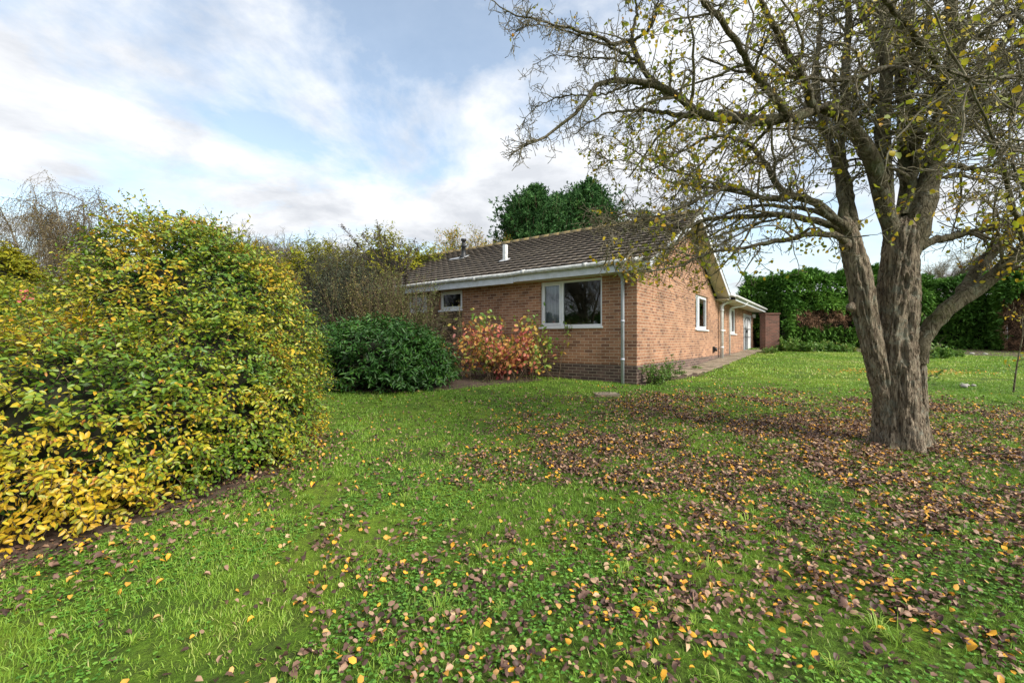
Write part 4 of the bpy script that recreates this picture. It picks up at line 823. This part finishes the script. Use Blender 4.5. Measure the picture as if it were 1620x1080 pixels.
    r = thing('golden_conifer', (-10.9, 9.2, .5), 'bright yellow green conifer at the left edge beside the weeping birch', 'tree')
    leafy(r, [((-10.9, 9.2, 1.5), (.95, .95, 1.95)), ((-10.9, 9.2, 2.4), (.6, .6, 1.2))], 2200, 'golden', (.06, .12), .35, (.2, .4), 12, -.08, .2, 4, rnoise(.8, 3, .6, .6), 2, core=.85)
    r = thing('yellowing_shrub', (-7.9, 6.9, .38), 'low yellow green shrub behind the huge bush at the left edge', 'bush')
    leafy(r, [((-7.9, 6.9, 1.0), (1.3, 1.0, 1.25))], 1500, 'big_leaf', (.05, .09), .5, (.25, .5), 12, -.08, .3, 6, lambda p, q: rng.random(len(p))*.5+.35, 6, core=.8)
    a = Acc(); c = px3(42, 467, 6.2)
    n = 30; leaves(a, c+rng.normal(size=(n, 3))*.035, rsphere(n), rsphere(n), .05, .04, np.full(n, .8), 6); a.build('red_leaves', M['red_leaf'], r)
shrubs()
# ------------------------------------------------------------------ background trees
def weeping_birch():
    c = px3(85, 440, 20); r = thing('weeping_birch', (c[0], 20, .95), 'weeping birch with pale trunks and hanging brown twigs at the far left', 'tree'); ac = Acc(); tw = Acc(); la = Acc()
    stems = [([(112, 600), (120, 480), (128, 400), (133, 350), (131, 316)], .11), ([(100, 600), (90, 470), (75, 400), (60, 345), (52, 318)], .10), ([(128, 600), (140, 470), (155, 400), (160, 340)], .07), ([(95, 600), (50, 450), (20, 370), (0, 330)], .08), ([(100, 600), (110, 450), (95, 360), (90, 325)], .08)]
    A = []; R_ = []
    for P, r0 in stems:
        P = [px3(x, y, 20+random.uniform(-.8, .8)) for x, y in P]; P[0] = np.array([c[0]+random.uniform(-.3, .3), 20, .9]); q, l = resample(P, 16); A.append(q); R_.append(np.linspace(r0, .02, 16))
    A, R_ = np.array(A), np.array(R_); ac.tubes(A, R_, 8); ac.build('trunk', M['palebark'], r, smooth=True)
    s, d, rr, t, _ = child(A, R_, 20, .5, 1, (30, 80), .4); S = grow(s, d, rng.uniform(.8, 2.0, len(s)), 9, .14, -.17); tw.tubes(S, taper(np.full(len(s), .018), 9, .3), 4)
    s, d, rr, t, _ = child(S, taper(np.full(len(S), .018), 9, .3), 22, .1, 1, (30, 90)); d[:, 2] -= .4; S2 = grow(s, d, rng.uniform(.7, 2.0, len(s)), 8, .07, -.45); tw.tubes(S2, taper(np.full(len(s), .006), 8, .6), 3); tw.build('twigs', M['stem'], r)
    pos = np.repeat(S2.reshape(-1, 3), 2, 0)+rng.normal(size=(S2.shape[0]*8*2, 3))*.07; m = len(pos); L = rng.uniform(.04, .09, m); leaves(la, pos, rsphere(m), rsphere(m), L, L*.4, np.clip(rng.random(m)*.6+fbm(pos*.5, 3, 2)*.5, 0, 1), 4); la.build('foliage', M['birch_leaf'], r)
weeping_birch()
def bare_tree(name, px, ytop, Y, rad, label, cat='tree', group=None, leaf=None, nl=0, n1=26, tr=.16, low=.4, mt='twig'):
    c = px3(px, ytop, Y); g = float(ground(c[0], Y)); Ht = c[2]-g; r = thing(name, (c[0], Y, g), label, cat, group); ac = Acc(); n = 5
    st = np.array([c[0], Y, g-.05])+rng.normal(size=(n, 3))*np.array([.06, .06, 0]); S = grow(st, np.array([[0, 0, 1.]])+rng.normal(size=(n, 3))*.16, Ht*rng.uniform(.75, .98, n), 12, .09, .03); R0 = taper(np.full(n, tr), 12, .12); ac.tubes(S, R0, 8); ac.build('trunk', M['limb'], r, smooth=True)
    tw = Acc(); s, d, rr, t, _ = child(S, R0, n1, low, 1, (25, 65), .35); S1 = grow(s, d, rad*rng.uniform(.4, 1.05, len(s))*(1.15-.6*t), 9, .14, .03); R1 = taper(np.full(len(s), .03), 9, .25); tw.tubes(S1, R1, 5)
    s, d, rr, t, _ = child(S1, R1, 12, .15, 1, (25, 65), .2); S2 = grow(s, d, rng.uniform(.25, .8, len(s))*rad/2.2, 6, .18, .02); R2 = taper(np.full(len(s), .010), 6, .5); tw.tubes(S2, R2, 3)
    s, d, rr, t, _ = child(S2, R2, 4, .1, 1, (30, 70)); S3 = grow(s, d, rng.uniform(.1, .3, len(s)), 4, .2); tw.tubes(S3, taper(np.full(len(s), .006), 4, .7), 3); tw.build('twigs', M[mt], r)
    if leaf:
        tip = S3.reshape(-1, 3); k = rng.random(len(tip)) < nl; pos = tip[k]+rng.normal(size=(k.sum(), 3))*.06; m = len(pos); la = Acc(); L = rng.uniform(.06, .12, m); leaves(la, pos, rsphere(m), rsphere(m), L, L*.7, rng.random(m), 4); la.build('foliage', M[leaf], r)
bare_tree('bare_tree', 452, 372, 22, 2.6, 'bare dark twigged tree seen above the golden conifer left of the roof', mt='twig', n1=40)
bare_tree('autumn_tree', 778, 366, 27, 2.4, 'small tree with golden brown autumn leaves peeping over the roof ridge', leaf='tree_leaf', nl=.6)
bare_tree('bare_tree', 1512, 395, 30, 2.6, 'bare thin tree rising behind the right hand hedge', group=None, n1=16, tr=.1)
bare_tree('bare_tree', 1480, 412, 33, 2.2, 'small bare tree behind the hedge, seen just right of the old trunk', n1=16, tr=.1)
bare_tree('bare_tree', 1600, 392, 28, 2.4, 'sparse yellow leaved tree behind the hedge at the right edge', leaf='tree_leaf', nl=.25, n1=16, tr=.1)
bare_tree('bare_tree', 405, 385, 26, 2.2, 'low leafless tree showing over the top of the autumn shrub', n1=30, tr=.1)
def conifer(px, ytop, Y, hw, label, seed):
    c = px3(px, ytop, Y); g = float(ground(c[0], Y)); Ht = c[2]-g; w = hw/F*Y; r = thing('cypress_tree', (c[0], Y, g), label, 'tree', 'dark conifers behind the bungalow roof')
    ac = Acc(); n = 5; S = grow(np.array([[c[0], Y, g]]*n), np.array([[0, 0, 1.]])+rng.normal(size=(n, 3))*.07, Ht*np.linspace(.8, .985, n), 12, .02, .1); R0 = taper(np.full(n, .16), 12, .1); ac.tubes(S, R0, 8); ac.build('trunk', M['stem'], r, smooth=True)
    s, d, rr, t, _ = child(S, R0, 170, .35, 1, (35, 70), .35); prof = np.clip((1-t)*2.3, .07, 1); S1 = grow(s, d, w*prof*rng.uniform(.6, 1.15, len(s)), 8, .10, .05)
    tw = Acc(); tw.tubes(S1, taper(np.full(len(s), .02), 8, .3), 4); tw.build('branches_or_core', M['stem'], r)
    s2, d2, rr, t2, _ = child(S1, taper(np.full(len(s), .02), 8, .3), 16, .2, 1, (20, 60), .1); S2 = grow(s2, d2, rng.uniform(.25, .6, len(s2)), 5, .12, .03)
    pos = np.repeat(S2[:, 1:].reshape(-1, 3), 3, 0); tg = np.repeat(nrm(S2[:, 1:]-S2[:, :-1]).reshape(-1, 3), 3, 0); m = len(pos); la = Acc(); L = rng.uniform(.10, .24, m)
    br = np.repeat(rng.random(len(S2)), 4*3); leaves(la, pos, tg+rng.normal(size=(m, 3))*.5, rsphere(m), L, L*.4, np.clip(br*.5+rng.random(m)*.3+fbm(pos*.7, seed, 2)*.35-.1, 0, 1), 4); la.build('foliage', M['conifer'], r)
conifer(850, 306, 28, 100, 'leftmost dark green conifer rising behind the roof ridge', 1)
conifer(890, 312, 30, 80, 'conifer filling the gap between its two taller neighbours behind the roof', 2)
conifer(928, 294, 29, 100, 'tallest conifer behind the roof, partly veiled by bare twigs', 3)
conifer(1008, 345, 31, 60, 'low conifer behind the roof near the gable peak', 4)
# ------------------------------------------------------------------ hedges
def hedge(name, x0, x1, Y0, Y1, ztop, depth, label, mat='hedge', dens=95, seed=1, hole=None, inner='inner', curve=.0):
    """a clipped conifer hedge running from (x0,Y0) to (x1,Y1)"""
    A, B = np.array([x0, Y0]), np.array([x1, Y1]); Ln = np.linalg.norm(B-A); e = (B-A)/Ln; nn = np.array([e[1], -e[0]])
    g = float(ground(*((A+B)/2))); r = thing(name, (*((A+B)/2+[-nn[0]*depth/2, -nn[1]*depth/2]), g), label, 'hedge'); Hh = ztop-g
    m = int(Ln*Hh*dens); m2 = int(Ln*depth*dens)
    a = rng.random(m)*Ln; z = rng.random(m)**.9*Hh; prof = .25*np.sin(np.clip(z/Hh, 0, 1)*math.pi)+.75*(fbm(np.stack([a*.8, z*1.1, a*0+seed], 1), seed, 3)-.5)*2-.55*np.clip(z/Hh-.85, 0, 1)*6*.4
    P = np.concatenate([A[None]+e[None]*a[:, None]+nn[None]*prof[:, None], (g+z)[:, None]], 1); N1 = np.tile(np.array([nn[0], nn[1], .25]), (m, 1))
    a2 = rng.random(m2)*Ln; b2 = rng.random(m2)*depth; zt = ztop-.15+1.9*(fbm(np.stack([a2*.9, b2*.5, a2*0+seed], 1), seed+9, 3)-.5)
    P2 = np.concatenate([A[None]+e[None]*a2[:, None]-nn[None]*b2[:, None], zt[:, None]], 1); N2 = np.tile(np.array([nn[0]*.3, nn[1]*.3, 1]), (m2, 1))
    P = np.concatenate([P, P2]); N_ = np.concatenate([N1, N2])
    ends = rng.random((int(depth*Hh*dens), 2)); ee = -1; 
    Pe = np.concatenate([A[None]-nn[None]*(ends[:, :1]*depth)+e[None]*rng.normal(size=(len(ends), 1))*.12, g+ends[:, 1:]*Hh], 1); P = np.concatenate([P, Pe]); N_ = np.concatenate([N_, np.tile(np.array([-e[0], -e[1], .2]), (len(Pe), 1))])
    dead = np.zeros(len(P), bool)
    if hole is not None:
        u = px_of(P); 
        for (hx0, hx1, hy0, hy1) in hole:
            w = 6*(fbm(P*1.5, 3, 2)-.5); dead |= (u[:, 0]+w > hx0) & (u[:, 0]+w < hx1) & (u[:, 1]+w > hy0) & (u[:, 1]+w < hy1) & (N_[:, 2] < .5)
    mb = MB(); fr = lambda a_, b_, z_: (A[0]+e[0]*a_-nn[0]*b_, A[1]+e[1]*a_-nn[1]*b_, z_); mb.box((.1, .42, g-.1), (Ln-.1, depth, ztop-.75), fr); mb.build('branches_or_core', M[inner], r)  # solid dark box added so nothing shows through the hedge
    for k, mt, nm_, sc in ((~dead, mat, 'foliage', 1.), (dead, 'deadhedge', 'dead_patch', .7)):
        if not k.any(): continue
        p = P[k].copy(); q = N_[k]
        if nm_ == 'dead_patch': p[:, :2] -= nn*.0-0; p[:, :2] -= nn*(-.02)
        n = len(p); d = q*.6+rng.normal(size=(n, 3))*.35; d[:, 2] += .15 if nm_ == 'foliage' else 0
        S = grow(p, d, rng.uniform(.2, .45, n)*sc, 4, .12, -.10); la = Acc(); base = np.repeat(rng.random(n), 3)
        pos = S[:, :3].reshape(-1, 3); tg = nrm(S[:, 1:]-S[:, :-1]).reshape(-1, 3); mm = len(pos)
        for _ in range(3):
            L = rng.uniform(.12, .30, mm)*(1 if nm_ == 'foliage' else .8); wd = .30 if nm_ == 'foliage' else .10
            leaves(la, pos, tg+rng.normal(size=(mm, 3))*.45, np.repeat(q, 3, 0)*.3+np.array([0, 0, 1])+rng.normal(size=(mm, 3))*.5, L, L*wd, np.clip(base*.45+rng.random(mm)*.3+(fbm(pos*.8, seed, 2)-.3)*.6, 0, 1), 4)
        o = la.build(nm_, M[mt], r)
        if nm_ == 'dead_patch': o['label'] = 'bare brown dead twigs in the hedge face'
X = lambda px, Y: (px-810)/F*Y
hedge('conifer_hedge', X(1176, 25.5), X(1236, 24), 25.5, 24, CAMZ+(537-446)/F*24.5, 1.8, 'feathery hedge end rising behind the brick pier by the white door', seed=2)
hedge('conifer_hedge', X(1232, 24), X(1462, 24.2), 24, 24.2, CAMZ+(537-438)/F*24, 1.8, 'tall green hedge with a dead brown strip seen left of the old trunk', seed=5, hole=[(1252, 1345, 492, 520)])
hedge('conifer_hedge', X(1462, 24.2), X(1590, 22.5), 24.2, 22.5, CAMZ+(537-444)/F*23, 1.8, 'shady dark green hedge between the old trunk and the brown hedge end', seed=8)
hedge('conifer_hedge', X(1588, 21.5), X(1760, 19), 21.5, 19, CAMZ+(537-432)/F*21, 2.0, 'hedge at the right edge with green top over bare brown face', seed=11, hole=[(1590, 1800, 472, 560)], inner='inner_brown')
hedge('boundary_hedge', -17, -15, -6, 8.5, 3.3, 1.5, 'dark hedge beyond the left of the garden, mirrored in the wide front window', seed=21, dens=30)
bare_tree('bare_tree', -2410, -705, 3, 2.6, 'bare tree beyond the left of the garden, mirrored in the wide front window', n1=22, tr=.14)
# ------------------------------------------------------------------ small plants
def small_plant(name, x, y, h, rad, label, mat='weed', n=14, L=(.04, .07), seed=0, cat='plant', asp=.5, lean=.5, group=None, dense=8):
    g = float(ground(x, y)); r = thing(name, (x, y, g), label, cat, group); a = rng.uniform(0, 2*math.pi, n); t = rng.uniform(0, lean, n)
    st = np.array([x, y, g-.02])+np.stack([np.cos(a), np.sin(a), a*0], 1)*rng.uniform(0, rad*.5, (n, 1)); S = grow(st, np.stack([np.cos(a)*t, np.sin(a)*t, np.ones(n)], 1), h*rng.uniform(.5, 1, n), 8, .1); R0 = taper(np.full(n, .005), 8, .4)
    ac = Acc(); ac.tubes(S, R0, 4); ac.build('stems', M['stem'], r); s, d, rr, tt, _ = child(S, R0, dense, .1, 1, (40, 90)); la = Acc()
    for _ in range(2):
        m = len(s); l = rng.uniform(*L, m); leaves(la, s+rng.normal(size=(m, 3))*.02, d+rng.normal(size=(m, 3))*.4, rsphere(m)+np.array([0, 0, .8]), l, l*asp, np.clip(fbm(s*2, seed, 2)*.6+rng.random(m)*.5, 0, 1), 6)
    la.build('foliage', M[mat], r)
hx, hy, _ = H(-.35, .35, 0); small_plant('leafy_weed', hx, hy, .62, .4, 'bushy green weed growing at the corner of the gable wall', n=30, dense=14, seed=3)
hx, hy, _ = H(-.4, 1.15, 0); small_plant('leafy_weed', hx, hy, .7, .35, 'taller thin weed with orange tinted leaves right of the corner weed', n=18, dense=12, seed=9)
hx, hy, _ = H(-.3, 2.4, 0); small_plant('leafy_weed', hx, hy, .16, .25, 'low weed tuft in the paving below the gable wall', n=10, seed=4)
hx, hy, _ = H(-.35, 4.2, 0); small_plant('leafy_weed', hx, hy, .14, .25, 'small weed tuft in the paving below the gable window', n=10, seed=5)
hx, hy, _ = H(-1.25, 13.4, 0); small_plant('low_plant', hx, hy, .35, .5, 'low yellowish plant beside the doorstep', n=26, seed=6, L=(.06, .1))
hx, hy, _ = H(-1.5, 15.6, 0); small_plant('low_plant', hx, hy, .42, .5, 'low green plant growing between doorstep and brick pier', n=26, seed=7, L=(.06, .1))
for k, (px, w, hh, Y, lb) in enumerate(((1246, 1.0, 1.0, 21.6, 'pale green leafy shrub at the foot of the brick pier'), (1275, .9, .7, 21.4, 'small green shrub below the dead strip of hedge'), (1305, .9, .8, 21.6, 'mid green shrub in the bed left of the old trunk'),
        (1338, .8, .55, 21.2, 'low yellow green plant at the hedge foot just left of the trunk'), (1478, .9, .75, 17.6, 'pale flowered shrub low behind the right side of the trunk'), (1500, .9, .4, 18.4, 'low brownish plant in the bed right of the trunk'))):
    small_plant('border_shrub', X(px, Y), Y, hh*.75, w, lb, n=34, L=(.09, .16), seed=k+20, cat='bush', lean=.9, dense=14)
def sapling(px, py, Y, pts, label, nl=50, r0=.018, mat='tree_leaf'):
    b = px3(px, py, Y); b[2] = float(ground(b[0], b[1]))-.03; r = thing('sapling', b, label, 'tree'); P = [b]+[px3(x, y, Y+d) for x, y, d in pts]; q, l = resample(P, 14); ac = Acc(); R0 = np.linspace(r0, r0*.35, 14)[None]; ac.tubes(q[None], R0, 6)
    ac.build('trunk', M['limb'], r, smooth=True)
    tw = Acc(); s, d, rr, t, _ = child(q[None], R0, 11, .25, 1, (35, 70), .2); S = grow(s, d, rng.uniform(.25, .6, len(s)), 7, .15, 0); tw.tubes(S, taper(np.full(len(s), .006), 7, .4), 4); s, d, rr, t, _ = child(S, taper(np.full(len(s), .006), 7, .4), 5, .2, 1, (30, 70)); S2 = grow(s, d, rng.uniform(.08, .25, len(s)), 4, .2); tw.tubes(S2, taper(np.full(len(s), .003), 4, .6), 3); tw.build('twigs', M['twig'], r)
    pos = S2.reshape(-1, 3); pos = pos[rng.random(len(pos)) < nl/len(pos)]; m = len(pos); la = Acc(); L = rng.uniform(.05, .08, m); leaves(la, pos, rsphere(m)-np.array([0, 0, .5]), rsphere(m), L, L*.6, rng.random(m)*.45+.4, 6); la.build('foliage', M[mat], r)
sapling(1603, 622, 9.1, [(1607, 590, 0), (1612, 560, 0), (1618, 530, 0), (1617, 500, 0)], 'thin young tree with a few yellow leaves at the right edge of the lawn', 70)
sapling(1465, 640, 7.6, [(1464, 600, 0), (1463, 570, 0), (1468, 535, .1)], 'slender green sapling standing close behind the old trunk', 90, .011, 'weed')
def stones():
    for k, (px, py) in enumerate(((1506, 612), (1516, 606), (1527, 603), (1536, 612), (1522, 613), (1545, 600), (1552, 551), (1540, 548))):
        Y = 9.9 if py > 580 else 19.5; c = px3(px, py, Y); g = float(ground(c[0], Y)); r_ = random.uniform(.03, .06)*(1.0 if Y < 12 else 1.8); V = []; n = 12; 
        th, ph = np.meshgrid(np.linspace(0, math.pi, 8), np.arange(n)*2*math.pi/n, indexing='ij'); D = np.stack([np.sin(th)*np.cos(ph), np.sin(th)*np.sin(ph), np.cos(th)*.7], -1); V = np.array([c[0], Y+random.uniform(-.4, .4), g+.02])+D*r_*(1+.6*(fbm(D*2+k*3, k, 3)-.5))[..., None]
        b = np.arange(7)[:, None]*n+np.arange(n)[None]; b2 = np.arange(7)[:, None]*n+((np.arange(n)+1) % n)[None]
        o = mesh('stone', V.reshape(-1, 3)-0, [np.stack([b, b2, b2+n, b+n], -1).reshape(-1, 4)], M['stone_white']); tag(o, ['leftmost pale stone in the grass right of the old trunk', 'second pale stone from the left in the grass past the trunk', 'middle pale stone on top of the little group in the grass', 'right hand pale stone of the front row in the grass', 'front middle pale stone nearest the camera in the grass', 'rightmost pale stone in the grass nearest the thin young tree', 'right pale stone in the bed at the foot of the dark hedge', 'left pale stone in the bed at the foot of the dark hedge'][k], 'stone', 'pale stones on the lawn' if Y < 12 else 'pale stones in the flower bed')
    c = px3(958, 622, 8.75); V = []; n = 18; z = float(ground(c[0], c[1]))
    mb = MB(); mb.box((c[0]-.22, c[1]-.2, z-.05), (c[0]+.25, c[1]+.2, z+.03)); o = mb.build('paving_slab', M['paving']); tag(o, 'small brown slab sunk in the lawn near the downpipe corner', 'slab')
stones()
# ------------------------------------------------------------------ grass, clover, fallen leaves
def scatter(n, y0, y1, k=1.25, m=2.4):
    y = np.sqrt(rng.random(n)*(y1**2-y0**2)+y0**2); x = (rng.random(n)*2-1)*(k*y+m); return x, y
def offpath(x, y):
    dx, dy = x-CX, y-CY; u = dx*W[0]+dy*W[1]; s = dx*G[0]+dy*G[1]
    return ~inhouse(x, y) & ~((u > -.71*np.clip(.25+s/3.2, 0, 1)) & (u < 0) & (s > 0) & (s < 15.3))
def bed(x, y):   # shaded soil under the shrubs
    return ((x+2.9)**2/1.9**2+(y-10.6)**2/1.5**2 < 1) | ((x+4.2)**2/1.75**2+(y-4.8)**2/2.3**2 < 1)
def leafdens(x, y):
    r = np.hypot(x-4.4, (y-4.9)); d = np.clip(1-(r/7.4)**2, 0, 1)
    nz = fbm(np.stack([x*1.1, y*1.1, x*0], -1), 61, 3); n2 = fbm(np.stack([x*7, y*7, x*0], -1), 65, 2); patch = np.clip((nz-.22)*3.0, .16, 1.25)*np.clip((n2-.25)*2.9, .15, 1.6)
    far = np.clip((9.6-y+1.6*(nz-.5))/2.6, 0.03, 1); rt = np.clip((9.2-x)/2, .25, 1); lf = 1/(1+np.exp(-(x-(.40*(y-2.2)-1.5))/.5))
    return (2700*d*patch*(.06+.94*lf)+40)*far*rt
def build_grass():
    a = Acc(); tot = 0
    for (y0, y1, den, h, w) in ((1.5, 3.6, 8500, (.018, .045), .0020), (3.6, 6.5, 4200, (.02, .05), .0030), (6.5, 11, 1600, (.022, .05), .005), (11, 25, 320, (.03, .06), .012)):
        area = 1.25*(y1**2-y0**2)+4.8*(y1-y0); n = int(area*den); x, y = scatter(n, y0, y1); c = np.stack([x, y, x*0], -1)
        cl = fbm(c*2.2, 41, 3); fine = fbm(c*11, 43, 2); keep = offpath(x, y) & ~bed(x, y) & (rng.random(n) < np.clip((cl-.22)*2.2+(fine-.5)*1.6, .05, 1)*(1-.55*np.clip(leafdens(x, y)/900, 0, 1)))
        x, y, cl = x[keep], y[keep], cl[keep]; n = len(x); tot += n; p = np.stack([x, y, ground(x, y)-.003], 1)
        hh = rng.uniform(*h, n)*(.6+cl*.9); az = rng.random(n)*2*math.pi; ln = rng.uniform(.1, .9, n); d = np.stack([np.cos(az)*ln, np.sin(az)*ln, np.ones(n)], 1); d = nrm(d); sd = np.stack([-np.sin(az), np.cos(az), az*0], 1)
        sd = nrm(sd+rng.normal(size=(n, 3))*.6); ww = w*rng.uniform(.7, 1.3, n)[:, None]; mid = p+d*hh[:, None]*.55; d2 = d.copy(); d2[:, 2] -= .55; tip = mid+nrm(d2)*hh[:, None]*.5
        rv = np.clip(fbm(c[keep]*.7, 91, 3)*.75+rng.random(n)*.42-.1+np.where(y > 10.5, .18, 0), 0, .92); rv = np.where(rng.random(n) < .03, 1, rv); i = np.arange(n)[:, None]*5
        V = np.stack([p-sd*ww, p+sd*ww, mid-sd*ww*.8, mid+sd*ww*.8, tip], 1); a.add(V.reshape(-1, 3), i+np.array([[0, 1, 3, 2]]), i+np.array([[2, 3, 4]]), np.repeat(rv, 5))
    # longer tufts
    nt = 420; x, y = scatter(nt, 1.6, 8.5, 1.15, .3); k = offpath(x, y) & ~bed(x, y); x, y = x[k], y[k]; hx_ = [px3(*q, 1)[0:1] for q in ((0, 0),)]
    ex = np.array([(px, py) for px, py in ((1005, 880), (1040, 900), (985, 915), (1300, 880), (1185, 830), (1150, 860), (1230, 855), (700, 960), (690, 975), (1050, 960), (600, 870), (760, 880), (1390, 990), (1420, 1010), (900, 840), (1120, 900), (1500, 780), (640, 790))], float)
    Yd = CAMZ/((ex[:, 1]-537)/F+.055); x = np.concatenate([x, (ex[:, 0]-810)/F*Yd]); y = np.concatenate([y, Yd]); sz = np.concatenate([rng.uniform(.4, 1, k.sum()), np.full(len(ex), 1.35)])
    nb = 42; X0 = np.repeat(x, nb); Y0 = np.repeat(y, nb); s = np.repeat(sz, nb); n = len(X0); az = rng.random(n)*2*math.pi; rr = rng.random(n)*.03*s; p = np.stack([X0+np.cos(az)*rr, Y0+np.sin(az)*rr, ground(X0, Y0)-.004], 1)
    ln = rng.uniform(.15, 1.3, n); d = nrm(np.stack([np.cos(az)*ln, np.sin(az)*ln, np.ones(n)], 1)); hh = (rng.uniform(.05, .12, n)*s)[:, None]; ww = (.0021*rng.uniform(.7, 1.3, n))[:, None]*np.maximum(1, Y0/3)[:, None]; sd = np.stack([-np.sin(az), np.cos(az), az*0], 1)
    mid = p+d*hh*.55; d2 = d.copy(); d2[:, 2] -= .9; tip = mid+nrm(d2)*hh*.5; i = np.arange(n)[:, None]*5; V = np.stack([p-sd*ww, p+sd*ww, mid-sd*ww*.8, mid+sd*ww*.8, tip], 1)
    a.add(V.reshape(-1, 3), i+np.array([[0, 1, 3, 2]]), i+np.array([[2, 3, 4]]), np.repeat(np.clip(rng.random(n)*.5+.4, 0, 1), 5))
    o = a.build('grass', M['grass']); tag(o, 'short green mossy grass of the lawn', 'grass', kind='stuff'); print('grass', tot)
    # clover
    a = Acc(); n = 30000; x, y = scatter(n, 1.5, 4.6, 1.2, .3); c = np.stack([x, y, x*0], -1); q = fbm(c*1.6, 57, 3); k = (rng.random(n) < np.clip((q-.38)*5, 0, 1)) & ~bed(x, y); x, y = x[k], y[k]; n = len(x); az = rng.random(n)*6.28
    p = np.stack([x, y, ground(x, y)+rng.uniform(.008, .028, n)], 1); rv = np.clip(rng.random(n), 0, 1)
    for j in range(3):
        t = az+j*2.094; d = np.stack([np.cos(t), np.sin(t), np.full(n, .12)], 1); leaves(a, p, d, np.tile(np.array([0, 0, 1.]), (n, 1))+rng.normal(size=(n, 3))*.2, rng.uniform(.008, .014, n), .013, rv, 6)
    o = a.build('clover', M['clover']); tag(o, 'small clover leaves growing through the lawn', 'clover', kind='stuff')
    # fallen leaves
    n = 1500000; x, y = scatter(n, 1.4, 14, 1.2, 2.4); area = 1.2*(14**2-1.4**2)+4.8*(12.6); den = n/area; D = leafdens(x, y); k = (rng.random(n) < D/den) & offpath(x, y); x, y = x[k], y[k]
    m = 9000; xb = rng.uniform(-5.5, -1.6, m); yb = rng.uniform(1.6, 6, m); kk = ((xb+4.2)**2/2.25**2+(yb-4.4)**2/2.9**2) < 1+.12*rng.normal(size=m); xb, yb = xb[kk], yb[kk]; x = np.concatenate([x, xb]); y = np.concatenate([y, yb])
    yl, xl = rng.normal(12.6, .35, 900), rng.normal(11.4, 1.0, 900); x = np.concatenate([x, xl]); y = np.concatenate([y, yl])
    n = len(x); az = rng.random(n)*6.28; d = np.stack([np.cos(az), np.sin(az), rng.normal(size=n)*.38], 1); nm = np.stack([rng.normal(size=n)*.38, rng.normal(size=n)*.38, np.ones(n)], 1)
    L = rng.uniform(.022, .047, n)*rng.uniform(.85, 1.1, n); rv = np.where(rng.random(n) < .86, rng.random(n)**.9*.80, rng.uniform(.82, 1, n)); rv[-900:] = rng.uniform(.8, 1, 900)
    sc = np.where(y > 8, 1.15, 1.); p = np.stack([x, y, ground(x, y)+rng.uniform(.012, .046, n)], 1)
    a = Acc(); leaves(a, p, d, nm, L*sc, L*sc*rng.uniform(.6, .85, n), rv, 8, rng.uniform(-.6, 1.3, (n, 1)), rng.uniform(-.15, .7, (n, 1))); o = a.build('fallen_leaves', M['fallen']); tag(o, 'brown purple and yellow fallen leaves scattered over the lawn', 'fallen leaves', kind='stuff'); print('fallen', n)
build_grass()
